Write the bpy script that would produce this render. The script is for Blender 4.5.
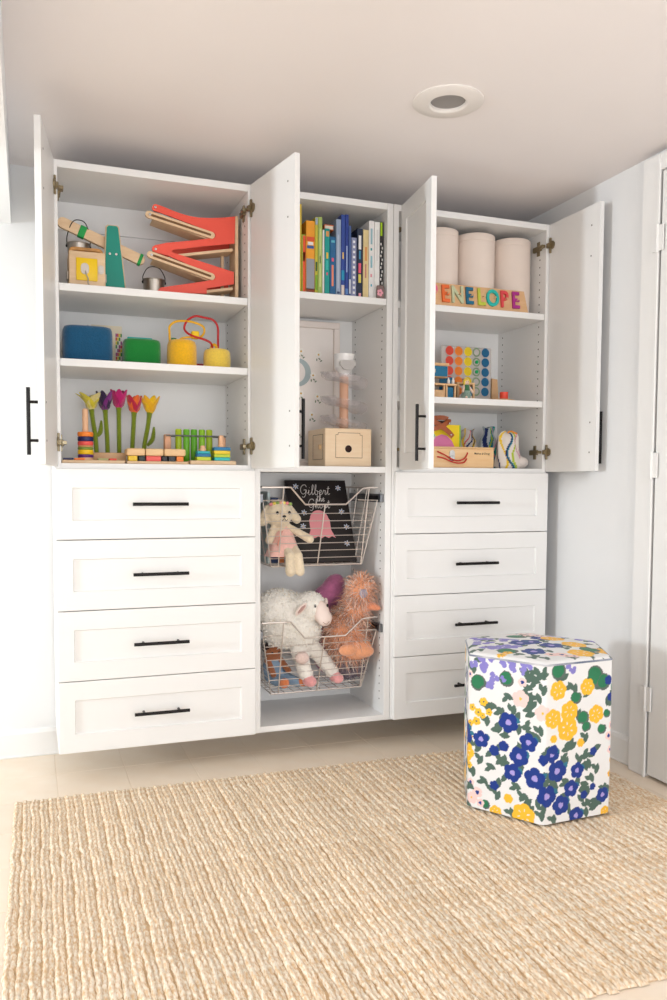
import bpy, bmesh, math, random
import numpy as np
from mathutils import Vector, Matrix
random.seed(7); rng = np.random.default_rng(7)
for o in list(bpy.data.objects): bpy.data.objects.remove(o, do_unlink=True)
scene = bpy.context.scene
COL = scene.collection
PI = math.pi

# ---------------------------------------------------------------- camera
cam_d = bpy.data.cameras.new('camera'); cam = bpy.data.objects.new('camera', cam_d); COL.objects.link(cam)
cam_d.sensor_fit = 'VERTICAL'; cam_d.sensor_height = 36; cam_d.sensor_width = 24
cam_d.lens = 819.4*36/1000; cam_d.shift_x = 0.0059; cam_d.shift_y = 0.0316
cam_d.clip_start = 0.05
rt = Vector((0.9390756, -0.34368306, 0.00435637)); up = Vector((0.01584869, 0.05595884, 0.99830728)); fw = Vector((0.34334508, 0.93741696, -0.05799651))
mw = Matrix((rt, up, -fw)).transposed().to_4x4(); mw.translation = Vector((-0.0921, -3.0458, 1.0918))
cam.matrix_world = mw
scene.camera = cam

# ---------------------------------------------------------------- world, lights, exposure
world = bpy.data.worlds.new('world'); scene.world = world; world.use_nodes = True
world.node_tree.nodes['Background'].inputs[0].default_value = (1.0, 0.97, 0.93, 1)
world.node_tree.nodes['Background'].inputs[1].default_value = 0.6
scene.view_settings.view_transform = 'Standard'; scene.view_settings.look = 'None'
scene.view_settings.gamma = 1.0; scene.view_settings.use_curve_mapping = False
scene.view_settings.exposure = -1.38
def area(name, loc, target, sx, sy, power, col):
    d = bpy.data.lights.new(name, 'AREA'); d.shape = 'RECTANGLE'; d.size = sx; d.size_y = sy
    d.energy = power; d.color = col
    o = bpy.data.objects.new(name, d); COL.objects.link(o); o.location = loc
    o.rotation_euler = (Vector(target)-Vector(loc)).to_track_quat('-Z', 'Y').to_euler()
    return o
# side and front-left lamps set from shadow directions, broad fill added behind the camera
area('window_light_side', (-4.1, -1.12, 1.36), (0.6, -0.45, 1.25), 0.3, 0.45, 235, (0.87, 0.945, 1.0))
area('window_light_front_left', (-1.9, -4.85, 1.55), (0.6, 0.0, 1.2), 0.6, 0.7, 14, (0.95, 0.98, 1.0))
area('window_light_behind', (0.65, -4.9, 1.12), (0.65, 0.0, 1.12), 2.8, 2.1, 186, (0.945, 0.965, 1.0))

# ---------------------------------------------------------------- helpers
def s2l(c): return c/12.92 if c <= 0.04045 else ((c+0.055)/1.055)**2.4
def C(r, g, b): return (s2l(r/255), s2l(g/255), s2l(b/255), 1.0)
MATS = {}
def mat(name, col, rough=0.5, metal=0.0, var=0.0, scale=20.0, bump=0.0, bscale=None, stretch=None, sheen=0.0, spec=0.5, trans=0.0, alpha=1.0, attr=None, rand=0.0, col2=None, coat=0.0):
    if name in MATS: return MATS[name]
    m = bpy.data.materials.new(name); m.use_nodes = True; nt = m.node_tree
    b = nt.nodes['Principled BSDF']
    c = C(*col) if col else (1, 1, 1, 1)
    b.inputs['Base Color'].default_value = c
    b.inputs['Roughness'].default_value = rough; b.inputs['Metallic'].default_value = metal
    b.inputs['Specular IOR Level'].default_value = spec
    if sheen: b.inputs['Sheen Weight'].default_value = sheen
    if coat: b.inputs['Coat Weight'].default_value = coat
    if trans: b.inputs['Transmission Weight'].default_value = trans
    if alpha < 1: b.inputs['Alpha'].default_value = alpha
    tc = nt.nodes.new('ShaderNodeTexCoord'); vec = tc.outputs['Object']
    if stretch:
        mp = nt.nodes.new('ShaderNodeMapping'); mp.inputs['Scale'].default_value = stretch
        nt.links.new(vec, mp.inputs['Vector']); vec = mp.outputs['Vector']
    src = None
    if attr:
        a = nt.nodes.new('ShaderNodeAttribute'); a.attribute_name = attr; src = a.outputs['Color']
        nt.links.new(src, b.inputs['Base Color'])
    if var:
        n = nt.nodes.new('ShaderNodeTexNoise'); n.inputs['Scale'].default_value = scale; n.inputs['Detail'].default_value = 4
        nt.links.new(vec, n.inputs['Vector'])
        if col2:
            mx = nt.nodes.new('ShaderNodeMix'); mx.data_type = 'RGBA'
            mx.inputs['A'].default_value = c; mx.inputs['B'].default_value = C(*col2)
            r = nt.nodes.new('ShaderNodeMapRange'); r.inputs['From Min'].default_value = 0.5-var/2; r.inputs['From Max'].default_value = 0.5+var/2
            nt.links.new(n.outputs['Fac'], r.inputs['Value']); nt.links.new(r.outputs['Result'], mx.inputs['Factor'])
            src = mx.outputs['Result']
        else:
            r = nt.nodes.new('ShaderNodeMapRange'); r.inputs['From Min'].default_value = 0.25; r.inputs['From Max'].default_value = 0.75
            r.inputs['To Min'].default_value = 1-var; r.inputs['To Max'].default_value = 1+var
            nt.links.new(n.outputs['Fac'], r.inputs['Value'])
            mx = nt.nodes.new('ShaderNodeMix'); mx.data_type = 'RGBA'; mx.blend_type = 'MULTIPLY'; mx.inputs['Factor'].default_value = 1
            if src: nt.links.new(src, mx.inputs['A'])
            else: mx.inputs['A'].default_value = c
            nt.links.new(r.outputs['Result'], mx.inputs['B']); src = mx.outputs['Result']
        nt.links.new(src, b.inputs['Base Color'])
    if rand:
        oi = nt.nodes.new('ShaderNodeObjectInfo'); r = nt.nodes.new('ShaderNodeMapRange')
        r.inputs['To Min'].default_value = 1-rand; r.inputs['To Max'].default_value = 1+rand
        nt.links.new(oi.outputs['Random'], r.inputs['Value'])
        mx = nt.nodes.new('ShaderNodeMix'); mx.data_type = 'RGBA'; mx.blend_type = 'MULTIPLY'; mx.inputs['Factor'].default_value = 1
        if src: nt.links.new(src, mx.inputs['A'])
        else: mx.inputs['A'].default_value = c
        nt.links.new(r.outputs['Result'], mx.inputs['B']); nt.links.new(mx.outputs['Result'], b.inputs['Base Color'])
    if bump:
        n2 = nt.nodes.new('ShaderNodeTexNoise'); n2.inputs['Scale'].default_value = bscale or scale; n2.inputs['Detail'].default_value = 3
        nt.links.new(vec, n2.inputs['Vector'])
        bp = nt.nodes.new('ShaderNodeBump'); bp.inputs['Strength'].default_value = bump; bp.inputs['Distance'].default_value = 0.004
        nt.links.new(n2.outputs['Fac'], bp.inputs['Height']); nt.links.new(bp.outputs['Normal'], b.inputs['Normal'])
    MATS[name] = m
    return m

class MB:
    def __init__(s): s.v = []; s.f = []; s.mi = []
    def add(s, vs, fs, M=None, mi=0):
        o = len(s.v)
        s.v += [tuple(M @ Vector(v)) for v in vs] if M else [tuple(v) for v in vs]
        s.f += [tuple(i+o for i in f) for f in fs]; s.mi += [mi]*len(fs)
        return s
    def box(s, x0, x1, y0, y1, z0, z1, bev=0, M=None, mi=0, seg=1):
        x0, x1 = min(x0, x1), max(x0, x1); y0, y1 = min(y0, y1), max(y0, y1); z0, z1 = min(z0, z1), max(z0, z1)
        vs = [(x0,y0,z0),(x1,y0,z0),(x1,y1,z0),(x0,y1,z0),(x0,y0,z1),(x1,y0,z1),(x1,y1,z1),(x0,y1,z1)]
        fs = [(0,3,2,1),(4,5,6,7),(0,1,5,4),(1,2,6,5),(2,3,7,6),(3,0,4,7)]
        if bev:
            bm = bmesh.new(); bv = [bm.verts.new(v) for v in vs]
            for f in fs: bm.faces.new([bv[i] for i in f])
            bmesh.ops.bevel(bm, geom=bm.edges[:], offset=bev, segments=seg, affect='EDGES', profile=0.5)
            bm.verts.index_update(); vs = [v.co[:] for v in bm.verts]; fs = [[v.index for v in f.verts] for f in bm.faces]; bm.free()
        return s.add(vs, fs, M, mi)
    def tube(s, pts, r, n=8, closed=False, M=None, mi=0, cap=True):
        P = [Vector(p) for p in pts]; N = len(P); R = r if isinstance(r, (list, tuple)) else [r]*N
        rings = []; prev = None
        for i in range(N):
            if closed: t = (P[(i+1) % N]-P[i-1])
            else: t = P[min(i+1, N-1)]-P[max(i-1, 0)]
            t.normalize()
            if prev is None:
                a = Vector((0,0,1)) if abs(t.z) < 0.9 else Vector((1,0,0)); u = t.cross(a).normalized()
            else:
                u = prev-t*prev.dot(t)
                u = u.normalized() if u.length > 1e-6 else t.orthogonal().normalized()
            prev = u; w = t.cross(u)
            rings.append([P[i]+(u*math.cos(2*PI*k/n)+w*math.sin(2*PI*k/n))*R[i] for k in range(n)])
        vs = [v for rg in rings for v in rg]; fs = []
        for i in range(N if closed else N-1):
            a, b = i*n, ((i+1) % N)*n
            for k in range(n): fs.append((a+k, a+(k+1) % n, b+(k+1) % n, b+k))
        if not closed and cap: fs.append(tuple(range(n-1, -1, -1))); fs.append(tuple((N-1)*n+k for k in range(n)))
        return s.add(vs, fs, M, mi)
    def cyl(s, p0, p1, r0, r1=None, n=20, M=None, mi=0): return s.tube([p0, p1], [r0, r0 if r1 is None else r1], n, False, M, mi)
    def prism(s, poly, a0, a1, axis='y', M=None, mi=0):
        n = len(poly)
        def P(p, a): return (p[0], a, p[1]) if axis == 'y' else ((p[0], p[1], a) if axis == 'z' else (a, p[0], p[1]))
        vs = [P(p, a0) for p in poly]+[P(p, a1) for p in poly]
        fs = [tuple(range(n)), tuple(range(2*n-1, n-1, -1))]+[(i, (i+1) % n, n+(i+1) % n, n+i) for i in range(n)]
        return s.add(vs, fs, M, mi)
    def lathe(s, prof, c=(0,0,0), n=28, M=None, mi=0):
        vs = []; fs = []
        for r, z in prof:
            for k in range(n): vs.append((c[0]+r*math.cos(2*PI*k/n), c[1]+r*math.sin(2*PI*k/n), c[2]+z))
        for i in range(len(prof)-1):
            for k in range(n): fs.append((i*n+k, i*n+(k+1) % n, (i+1)*n+(k+1) % n, (i+1)*n+k))
        closed = max(abs(prof[0][0]-prof[-1][0]), abs(prof[0][1]-prof[-1][1])) < 1e-7
        if prof[0][0] > 1e-5 and not closed: fs.append(tuple(range(n-1, -1, -1)))
        if prof[-1][0] > 1e-5 and not closed: fs.append(tuple((len(prof)-1)*n+k for k in range(n)))
        return s.add(vs, fs, M, mi)
    def ell(s, c, r, nu=16, nv=10, rot=(0,0,0), M=None, mi=0):
        if not isinstance(r, (tuple, list)): r = (r, r, r)
        Rm = Matrix.Translation(Vector(c)) @ Matrix.Rotation(rot[2],4,'Z') @ Matrix.Rotation(rot[1],4,'Y') @ Matrix.Rotation(rot[0],4,'X')
        vs = [(0,0,-r[2])]; fs = []
        for i in range(1, nv):
            a = -PI/2+PI*i/nv
            for k in range(nu): vs.append((r[0]*math.cos(a)*math.cos(2*PI*k/nu), r[1]*math.cos(a)*math.sin(2*PI*k/nu), r[2]*math.sin(a)))
        vs.append((0,0,r[2])); T = len(vs)-1
        for k in range(nu):
            fs.append((0, 1+(k+1) % nu, 1+k)); fs.append((T, T-nu+k, T-nu+(k+1) % nu))
        for i in range(nv-2):
            for k in range(nu): a = 1+i*nu; fs.append((a+k, a+(k+1) % nu, a+nu+(k+1) % nu, a+nu+k))
        return s.add(vs, fs, (M @ Rm) if M else Rm, mi)
    def mesh(s, name, smooth=True, ang=35):
        me = bpy.data.meshes.new(name); me.from_pydata(s.v, [], s.f); me.validate()
        bm = bmesh.new(); bm.from_mesh(me); bmesh.ops.recalc_face_normals(bm, faces=bm.faces[:]); bm.to_mesh(me); bm.free()
        if len(me.polygons) == len(s.mi): me.polygons.foreach_set('material_index', s.mi)
        if smooth:
            me.polygons.foreach_set('use_smooth', [True]*len(me.polygons)); me.set_sharp_from_angle(angle=math.radians(ang))
        return me
    def build(s, name, m, parent=None, label=None, smooth=True, ang=35):
        me = s.mesh(name, smooth, ang)
        for mm in (m if isinstance(m, (list, tuple)) else [m]): me.materials.append(mm)
        o = bpy.data.objects.new(name, me); COL.objects.link(o)
        if parent: o.parent = parent
        if label: o['label'] = label
        return o
def tag(o, label, cat, group=None):
    o['label'] = label; o['category'] = cat
    if group: o['group'] = group
    return o
def thing(name, label, cat, loc=(0,0,0), rz=0, group=None):
    o = bpy.data.objects.new(name, None); COL.objects.link(o); o.location = loc; o.rotation_euler = (0,0,rz)
    o.empty_display_size = 0.05
    return tag(o, label, cat, group)
def struct(o, label, cat=None):
    o['kind'] = 'structure'; o['label'] = label
    if cat: o['category'] = cat
    return o
def share(name, me, parent=None, loc=(0,0,0), rot=(0,0,0)):
    o = bpy.data.objects.new(name, me); COL.objects.link(o); o.location = loc; o.rotation_euler = rot
    if parent: o.parent = parent
    return o
def copy_tree(o, parent=None):
    c = o.copy(); COL.objects.link(c)
    if parent: c.parent = parent
    for ch in list(o.children): copy_tree(ch, c)
    return c
def spline(pts, n=8, closed=False):
    P = [Vector(p) for p in pts]; N = len(P); out = []
    for i in range(N if closed else N-1):
        g = (lambda k: P[k % N]) if closed else (lambda k: P[max(0, min(N-1, k))])
        p0, p1, p2, p3 = g(i-1), g(i), g(i+1), g(i+2)
        for j in range(n):
            t = j/n
            out.append(0.5*((2*p1)+(p2-p0)*t+(2*p0-5*p1+4*p2-p3)*t*t+(3*p1-p0-3*p2+p3)*t**3))
    if not closed: out.append(P[-1])
    return out
def text_mesh(txt, size, depth=0.0, offset=0.0, shear=0.0, align='CENTER'):
    cu = bpy.data.curves.new('t', 'FONT'); cu.body = txt; cu.size = size; cu.extrude = depth; cu.offset = offset; cu.shear = shear
    cu.align_x = align; cu.align_y = 'CENTER'; cu.resolution_u = 3
    o = bpy.data.objects.new('t', cu); COL.objects.link(o)
    dg = bpy.context.evaluated_depsgraph_get(); me = bpy.data.meshes.new_from_object(o.evaluated_get(dg))
    bpy.data.objects.remove(o, do_unlink=True); bpy.data.curves.remove(cu)
    return me

# ---------------------------------------------------------------- materials of the room
M_wall = mat('wall_paint', (240, 240, 240), 0.85, var=0.012, scale=3)
M_ceil = mat('ceiling_paint', (242, 235, 233), 0.9, var=0.01, scale=2)
M_trim = mat('trim_paint', (243, 242, 240), 0.45)
M_cab = mat('white_laminate', (244, 243, 241), 0.38, bump=0.02, bscale=220, stretch=(1, 1, 0.05))
M_tile = mat('stone_tile', (240, 219, 194), 0.42, var=0.9, scale=9, col2=(247, 234, 217), bump=0.05, bscale=60, rand=0.03)
M_grout = mat('grout', (238, 220, 198), 0.9)
M_black = mat('black_metal', (28, 26, 26), 0.38, 0.6)
M_brass = mat('hinge_metal', (150, 138, 112), 0.35, 0.9)
M_hole = mat('pin_hole', (95, 85, 78), 0.9)
M_chrome = mat('chrome', (205, 205, 205), 0.2, 1.0)
M_wire = mat('basket_wire', (214, 205, 198), 0.32, 0.75)

# ---------------------------------------------------------------- room shell
H = 2.308; XR = 2.10; YB = 0.388; XL = -4.2; YF = -5.0
fl = struct(MB().box(XL-.05, XR+.05, YF-.05, YB+.05, -0.08, -0.0012).build('floor', M_grout), 'floor of square beige stone tiles')
T = 0.25; g = 0.0009
tb = MB().box(g, T-g, g, T-g, -0.0025, 0.0, bev=0.0007); tme = tb.mesh('tile', False); tme.materials.append(M_tile)
x_first = -0.007-T*3; y_first = YB-T*9
seen = []
for i in range(12):
    for j in range(9):
        xx = x_first+i*T
        if xx+T > XR+0.25: continue
        if xx+T > XR: xx -= 0.0
        share('tile', tme, fl, (xx, y_first+j*T, 0)); seen.append((i, j))
rest = MB()
for i in range(-15, 12):
    for j in range(-14, 9):
        x, y = x_first+i*T, y_first+j*T
        if (i, j) in seen or x < XL-0.2 or x+T < XL or y+T < YF or x+T > XR+0.25 or y < YF-0.2: continue
        rest.box(max(x, XL)+g, min(x+T, XR)-g, max(y, YF)+g, y+T-g, -0.0025, 0.0)
ro = rest.build('tiles', M_tile, fl, smooth=False); ro['kind'] = 'stuff'; ro['label'] = 'remaining floor tiles behind the camera'

# ceiling with a round cut-out for the recessed light
LX, LY, LR = 1.183, -0.66, 0.078
cm = MB(); n = 32; q = 0.16
circ = [(LX+LR*math.cos(2*PI*k/n), LY+LR*math.sin(2*PI*k/n)) for k in range(n)]
def sq(k):
    a = 2*PI*k/n; c, s_ = math.cos(a), math.sin(a); m_ = q/max(abs(c), abs(s_)); return (LX+c*m_, LY+s_*m_)
sqp = [sq(k) for k in range(n)]
vs = [(x, y, H) for x, y in circ]+[(x, y, H) for x, y in sqp]
cm.add(vs, [(k, (k+1) % n, n+(k+1) % n, n+k) for k in range(n)])
xs = [XL-.05, LX-q, LX+q, XR+.05]; ys = [YF-.05, LY-q, LY+q, YB+.05]
for i in range(3):
    for j in range(3):
        if i == 1 and j == 1: continue
        cm.add([(xs[i],ys[j],H),(xs[i+1],ys[j],H),(xs[i+1],ys[j+1],H),(xs[i],ys[j+1],H)], [(0,1,2,3)])
cm.box(XL-.05, XR+.05, YF-.05, YB+.05, H+0.16, H+0.2)
struct(cm.build('ceiling', M_ceil, smooth=False), 'low flat off-white ceiling')
struct(MB().box(XL-.05, -0.135, YF, YB, 2.085, H+0.02).build('trim_1', M_wall, smooth=False), 'boxed-in white soffit along the left of the ceiling')
struct(MB().box(XL-.05, XR+.2, YB, YB+.1, -0.02, H+0.16).build('wall_back', M_wall, smooth=False), 'white painted back wall behind the cabinets')
struct(MB().box(XR, XR+.1, YF-.1, YB+.1, -0.02, H+0.16).build('wall_right', M_wall, smooth=False), 'white painted right wall beside the cabinets')
def wall_with_windows(name, plane, lo, hi, wins, label):
    # plane 'x' at XL or 'y' at YF ; wins: (a0,a1,z0,z1)
    mb = MB()
    cuts = sorted(set([lo, hi]+[w[0] for w in wins]+[w[1] for w in wins])); zz = sorted(set([-0.02, H+0.16]+[w[2] for w in wins]+[w[3] for w in wins]))
    for a, b in zip(cuts[:-1], cuts[1:]):
        for c, d in zip(zz[:-1], zz[1:]):
            if any(w[0] <= a+1e-6 and b <= w[1]+1e-6 and w[2] <= c+1e-6 and d <= w[3]+1e-6 for w in wins): continue
            if plane == 'x': mb.box(XL-.1, XL, a, b, c, d)
            else: mb.box(a, b, YF-.1, YF, c, d)
    return struct(mb.build(name, M_wall, smooth=False), label)
WL = [(-1.7, -0.9, 0.9, 1.95)]
WF = [(-2.3, 2.05, 0.06, 2.2)]
wall_with_windows('wall_left', 'x', YF-.1, YB+.1, WL, 'white left wall with one window')
wall_with_windows('wall_front', 'y', XL-.1, XR+.1, WF, 'white wall behind the camera with a wide window')
M_pane = mat('window_glass', (245, 250, 252), 0.05, trans=1.0, alpha=0.25)
for k, w in enumerate(WL+WF):  # unseen windows, added as frames for the area lights
    mb = MB(); t = 0.05
    def bar(a0, a1, z0, z1):
        if k < 1: mb.box(XL-.08, XL+.02, a0, a1, z0, z1, bev=0.004)
        else: mb.box(a0, a1, YF-.08, YF+.02, z0, z1, bev=0.004)
    bar(w[0], w[1], w[2], w[2]+t); bar(w[0], w[1], w[3]-t, w[3]); bar(w[0], w[0]+t, w[2]+t, w[3]-t); bar(w[1]-t, w[1], w[2]+t, w[3]-t)
    bar((w[0]+w[1])/2-.015, (w[0]+w[1])/2+.015, w[2]+t, w[3]-t)
    wo = mb.build('window_%d' % (k+1), M_trim); struct(wo, 'narrow white framed window in the left wall' if k == 0 else 'wide white framed window behind the camera')
    pb = MB()
    if k < 1: pb.box(XL-.05, XL-.045, w[0]+t, w[1]-t, w[2]+t, w[3]-t)
    else: pb.box(w[0]+t, w[1]-t, YF-.05, YF-.045, w[2]+t, w[3]-t)
    pb.build('pane', M_pane, wo, smooth=False)
# baseboards
bbp = [(0,0),(-0.012,0),(-0.015,0.006),(-0.013,0.012),(-0.013,0.095),(-0.008,0.108),(0,0.112)]
def baseb(name, kind, a0, a1, label):
    mb = MB(); m_ = len(bbp)
    if kind == 'y':
        vs = [(a0, YB+p[0], p[1]) for p in bbp]+[(a1, YB+p[0], p[1]) for p in bbp]
    else:
        vs = [(XR+p[0], a0, p[1]) for p in bbp]+[(XR+p[0], a1, p[1]) for p in bbp]
    fs = [(i, (i+1) % m_, m_+(i+1) % m_, m_+i) for i in range(m_)]+[tuple(range(m_)), tuple(range(2*m_-1, m_-1, -1))]
    mb.add(vs, fs); return struct(mb.build(name, M_trim, smooth=False), label)
baseb('baseboard_back', 'y', XL, XR, 'white baseboard under the cabinets along the back wall')
baseb('baseboard_right', 'x', -0.52, YB, 'white baseboard on the right wall behind the stool')
# door and casing in the right wall
CX = 2.062
cas = MB()
cas.box(CX, XR, -0.622, -0.535, 0, 2.285, bev=0.004); cas.box(CX-.004, CX+.004, -0.628, -0.612, 0, 2.25, bev=0.002)
cas.box(CX, XR, -1.60, -1.51, 0, 2.285, bev=0.004); cas.box(CX, XR, -1.51, -0.622, 2.225, 2.285, bev=0.004)
struct(cas.build('trim_2', M_trim), 'white door casing on the right wall')
dr = MB(); dr.box(CX+.004, XR-.004, -1.505, -0.633, 0.012, 2.219, bev=0.003)
for z0, z1 in ((0.25, 1.0), (1.15, 2.05)):
    for y0, y1 in ((-1.02, -0.75), (-1.40, -1.13)): dr.box(CX+.001, CX+.006, y0, y1, z0, z1, bev=0.003)
do = struct(dr.build('door_1', M_trim), 'white painted panelled door at the right edge')
for z in (1.98, 1.165, 0.30):
    hb = MB(); hb.cyl((CX-.008, -0.6275, z-.05), (CX-.008, -0.6275, z+.05), 0.0055, n=10)
    hb.box(CX-.0085, CX-.003, -0.655, -0.60, z-.045, z+.045)
    for k in range(3): hb.cyl((CX-.008, -0.6275, z-.035+.033*k), (CX-.008, -0.6275, z-.032+.033*k), 0.0072, n=10)
    hb.build('hinge', M_trim, do)

# recessed ceiling light
cl = thing('ceiling_light', 'round recessed white ceiling light with a dark open centre', 'ceiling light', (LX, LY, H))
tr = MB().lathe([(0.112,0.0),(0.112,-0.004),(0.105,-0.008),(0.062,-0.010),(0.056,-0.006),(0.054,0.02),(0.052,0.03),(0.056,0.03),(0.060,0.0),(0.112,0.0)], n=48)
tr.build('trim_ring', mat('light_trim', (235, 229, 224), 0.5), cl)
MB().lathe([(0.060,0.001),(0.066,0.03),(0.066,0.11),(0.0,0.115)], n=32).build('can', mat('can_grey', (150, 146, 144), 0.6), cl)
MB().lathe([(0.050,0.060),(0.051,0.032),(0.048,0.028),(0.03,0.031),(0.0,0.032)], n=28).build('lamp', mat('lamp_face', (112, 108, 108), 0.4), cl)
bk = MB(); bk.box(-0.004, 0.004, -0.030, 0.045, 0.022, 0.0275); bk.build('bracket', M_black, cl)
# ---------------------------------------------------------------- cabinets
Z0, ZT, DECK = 0.121, 2.208, 1.162
GAPS = [0.121, 0.3815, 0.6355, 0.8895, 1.1435]
def shaker(mb, x0, x1, z0, z1, yf, yb, fr=0.055, frz=0.067, rec=0.007):
    # panel whose framed face looks towards -y
    s = 0.003
    def R(d, y, dz=None):
        dz = d if dz is None else dz
        return [(x0+d, y, z0+dz), (x1-d, y, z0+dz), (x1-d, y, z1-dz), (x0+d, y, z1-dz)]
    e = 0.0015
    vs = R(0, yb)+R(0, yf+e)+R(e, yf)+R(fr, yf, frz)+R(fr+s, yf+rec, frz+s)
    fs = [(0,1,2,3)]
    for a in range(4):
        for k in range(4): fs.append((a*4+k, a*4+(k+1) % 4, (a+1)*4+(k+1) % 4, (a+1)*4+k))
    fs.append((16,17,18,19)); mb.add(vs, fs); return mb
hbar = MB(); hbar.tube([(-0.1,-0.034,0),(0.1,-0.034,0)], 0.0062, 12)
for x in (-0.064, 0.064): hbar.cyl((x, 0.0015, 0), (x, -0.034, 0), 0.0048, n=10)
handle_me = hbar.mesh('handle'); handle_me.materials.append(M_black)
vb = MB(); vb.tube([(0,-0.034,-0.105),(0,-0.034,0.105)], 0.0062, 12)
for z in (-0.06, 0.06): vb.cyl((0, 0.0015, z), (0, -0.034, z), 0.0048, n=10)
vhandle_me = vb.mesh('handle'); vhandle_me.materials.append(M_black)

screw_me = MB().cyl((0,0,0),(0,0.0012,0),0.0035,n=10).mesh('screw_cap'); screw_me.materials.append(mat('screw_cap', (150, 145, 140), 0.5))
def drawers(root, x0, x1):
    for a, b in zip(GAPS[:-1], GAPS[1:]):
        mb = MB(); w = x1-x0; h = b-a
        shaker(mb, -w/2+.001, w/2-.001, 0.0015, h-.0015, -0.020, -0.0008)
        mb.box(-w/2+.035, w/2-.035, 0.0, 0.34, 0.03, h-.05)
        d = mb.build('drawer', M_cab, root, smooth=False); d.location = ((x0+x1)/2, 0, a)
        share('handle', handle_me, d, (0, -0.0195, h/2))
def door(root, hx, hy, w, theta, right, hinge_z=(0.0,)):
    z0, z1 = 1.149, 2.206; sg = -1 if right else 1
    mb = MB(); shaker(mb, 0 if sg > 0 else -w, w if sg > 0 else 0, 0, z1-z0, -0.020, 0.0)
    d = mb.build('door', M_cab, root, smooth=False); d.location = (hx, hy, z0); d.rotation_euler = (0, 0, math.radians(theta)*(1 if right else -1))
    share('handle', vhandle_me, d, (sg*(w-.035), -0.0195, 0.135))
    for zz, q_ in ((0.075, .035), (0.195, .035), (z1-z0-.08, .05), (z1-z0-.2, .05)):
        share('screw_cap', screw_me, d, (sg*(w-q_), 0, zz))
    for zz in (0.085, z1-z0-.09):
        hb = MB()
        hb.box(sg*0.006, sg*0.016, 0.0, 0.008, zz-.032, zz+.032, bev=0.0015)
        hb.cyl((sg*0.022, 0.001, zz), (sg*0.022, 0.006, zz), 0.017, n=16)
        hb.box(sg*-0.004, sg*0.016, 0.004, 0.016, zz-.010, zz+.010, bev=0.002)
        hb.build('hinge', M_brass, d)
    return d
def hinge_plates(root, x, sgn):
    for z in (1.234, 2.116):
        mb = MB(); mb.box(x, x+sgn*0.012, 0.03, 0.085, z-.011, z+.011, bev=0.002)
        mb.box(x, x+sgn*0.006, 0.045, 0.062, z-.030, z+.030, bev=0.001)
        mb.box(x+sgn*.003, x+sgn*0.02, 0.002, 0.035, z-.006, z+.006, bev=0.001)
        mb.build('hinge_plate', M_brass, root)
def pin_holes(root, x, sgn, z0, z1, front=True):
    mb = MB(); z = z0
    while z < z1:
        for y in (0.045, 0.335): mb.cyl((x, y, z), (x+sgn*0.0006, y, z), 0.0032, n=8)
        z += 0.032
    o = mb.build('pin_holes', M_hole, root); o['kind'] = 'stuff'
def shelf(root, x0, x1, z, y0=0.004, y1=0.372):
    return MB().box(x0+.001, x1-.001, y0, y1, z-.026, z, bev=0.001).build('shelf', M_cab, root, smooth=False)
def carcass(root, x0, xi0, xi1, x1, deck=True):
    MB().box(x0, xi0, 0, 0.384, Z0, ZT, bev=0.0008).build('side_panel', M_cab, root, smooth=False)
    MB().box(xi1, x1, 0, 0.384, Z0, ZT, bev=0.0008).build('side_panel', M_cab, root, smooth=False)
    MB().box(xi0, xi1, 0.001, 0.374, ZT-.025, ZT, bev=0.0008).build('top_panel', M_cab, root, smooth=False)
    MB().box(xi0, xi1, 0.374, 0.384, Z0, ZT).build('back_panel', M_cab, root, smooth=False)
    MB().box(xi0, xi1, 0.001, 0.374, Z0, Z0+.022, bev=0.0008).build('bottom_panel', M_cab, root, smooth=False)
    MB().box(xi0, xi1, 0.001, 0.374, DECK-.024, DECK, bev=0.0008).build('deck', M_cab, root, smooth=False)
cabL = thing('storage_cabinet', 'white cabinet with four drawers and toy ramp on its top shelf', 'cabinet', (0, 0, 0))
carcass(cabL, 0.0, 0.022, 0.700, 0.7245)
shelf(cabL, 0.022, 0.700, 1.790); shelf(cabL, 0.022, 0.700, 1.529)
drawers(cabL, 0.0, 0.7238)
door(cabL, 0.011, -0.003, 0.345, 98, False); door(cabL, 0.709, -0.008, 0.350, 100.3, True)
MB().box(0.022, 0.700, 0.364, 0.374, 2.075, 2.182).build('hanging_rail', M_cab, cabL, smooth=False)
hinge_plates(cabL, 0.0222, 1); hinge_plates(cabL, 0.6998, -1); pin_holes(cabL, 0.6998, -1, 1.30, 2.08)
cabM = thing('open_shelf_cabinet', 'narrow open white cabinet with books and two wire baskets', 'cabinet', (0, 0, 0))
carcass(cabM, 0.7265, 0.748, 1.272, 1.2975)
shelf(cabM, 0.748, 1.272, 1.834)
pin_holes(cabM, 1.2718, -1, 0.2, 2.15)
cabR = thing('storage_cabinet', 'white cabinet with four drawers and three tall white canisters inside', 'cabinet', (0, 0, 0))
carcass(cabR, 1.2995, 1.322, 2.019, 2.039)
shelf(cabR, 1.322, 2.019, 1.829); shelf(cabR, 1.322, 2.019, 1.454)
drawers(cabR, 1.308, 2.039)
door(cabR, 1.352, -0.003, 0.330, 96, False); door(cabR, 2.033, -0.003, 0.325, 91, True)
hinge_plates(cabR, 1.3222, 1); hinge_plates(cabR, 2.0188, -1); pin_holes(cabR, 2.0188, -1, 1.30, 2.08)

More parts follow.
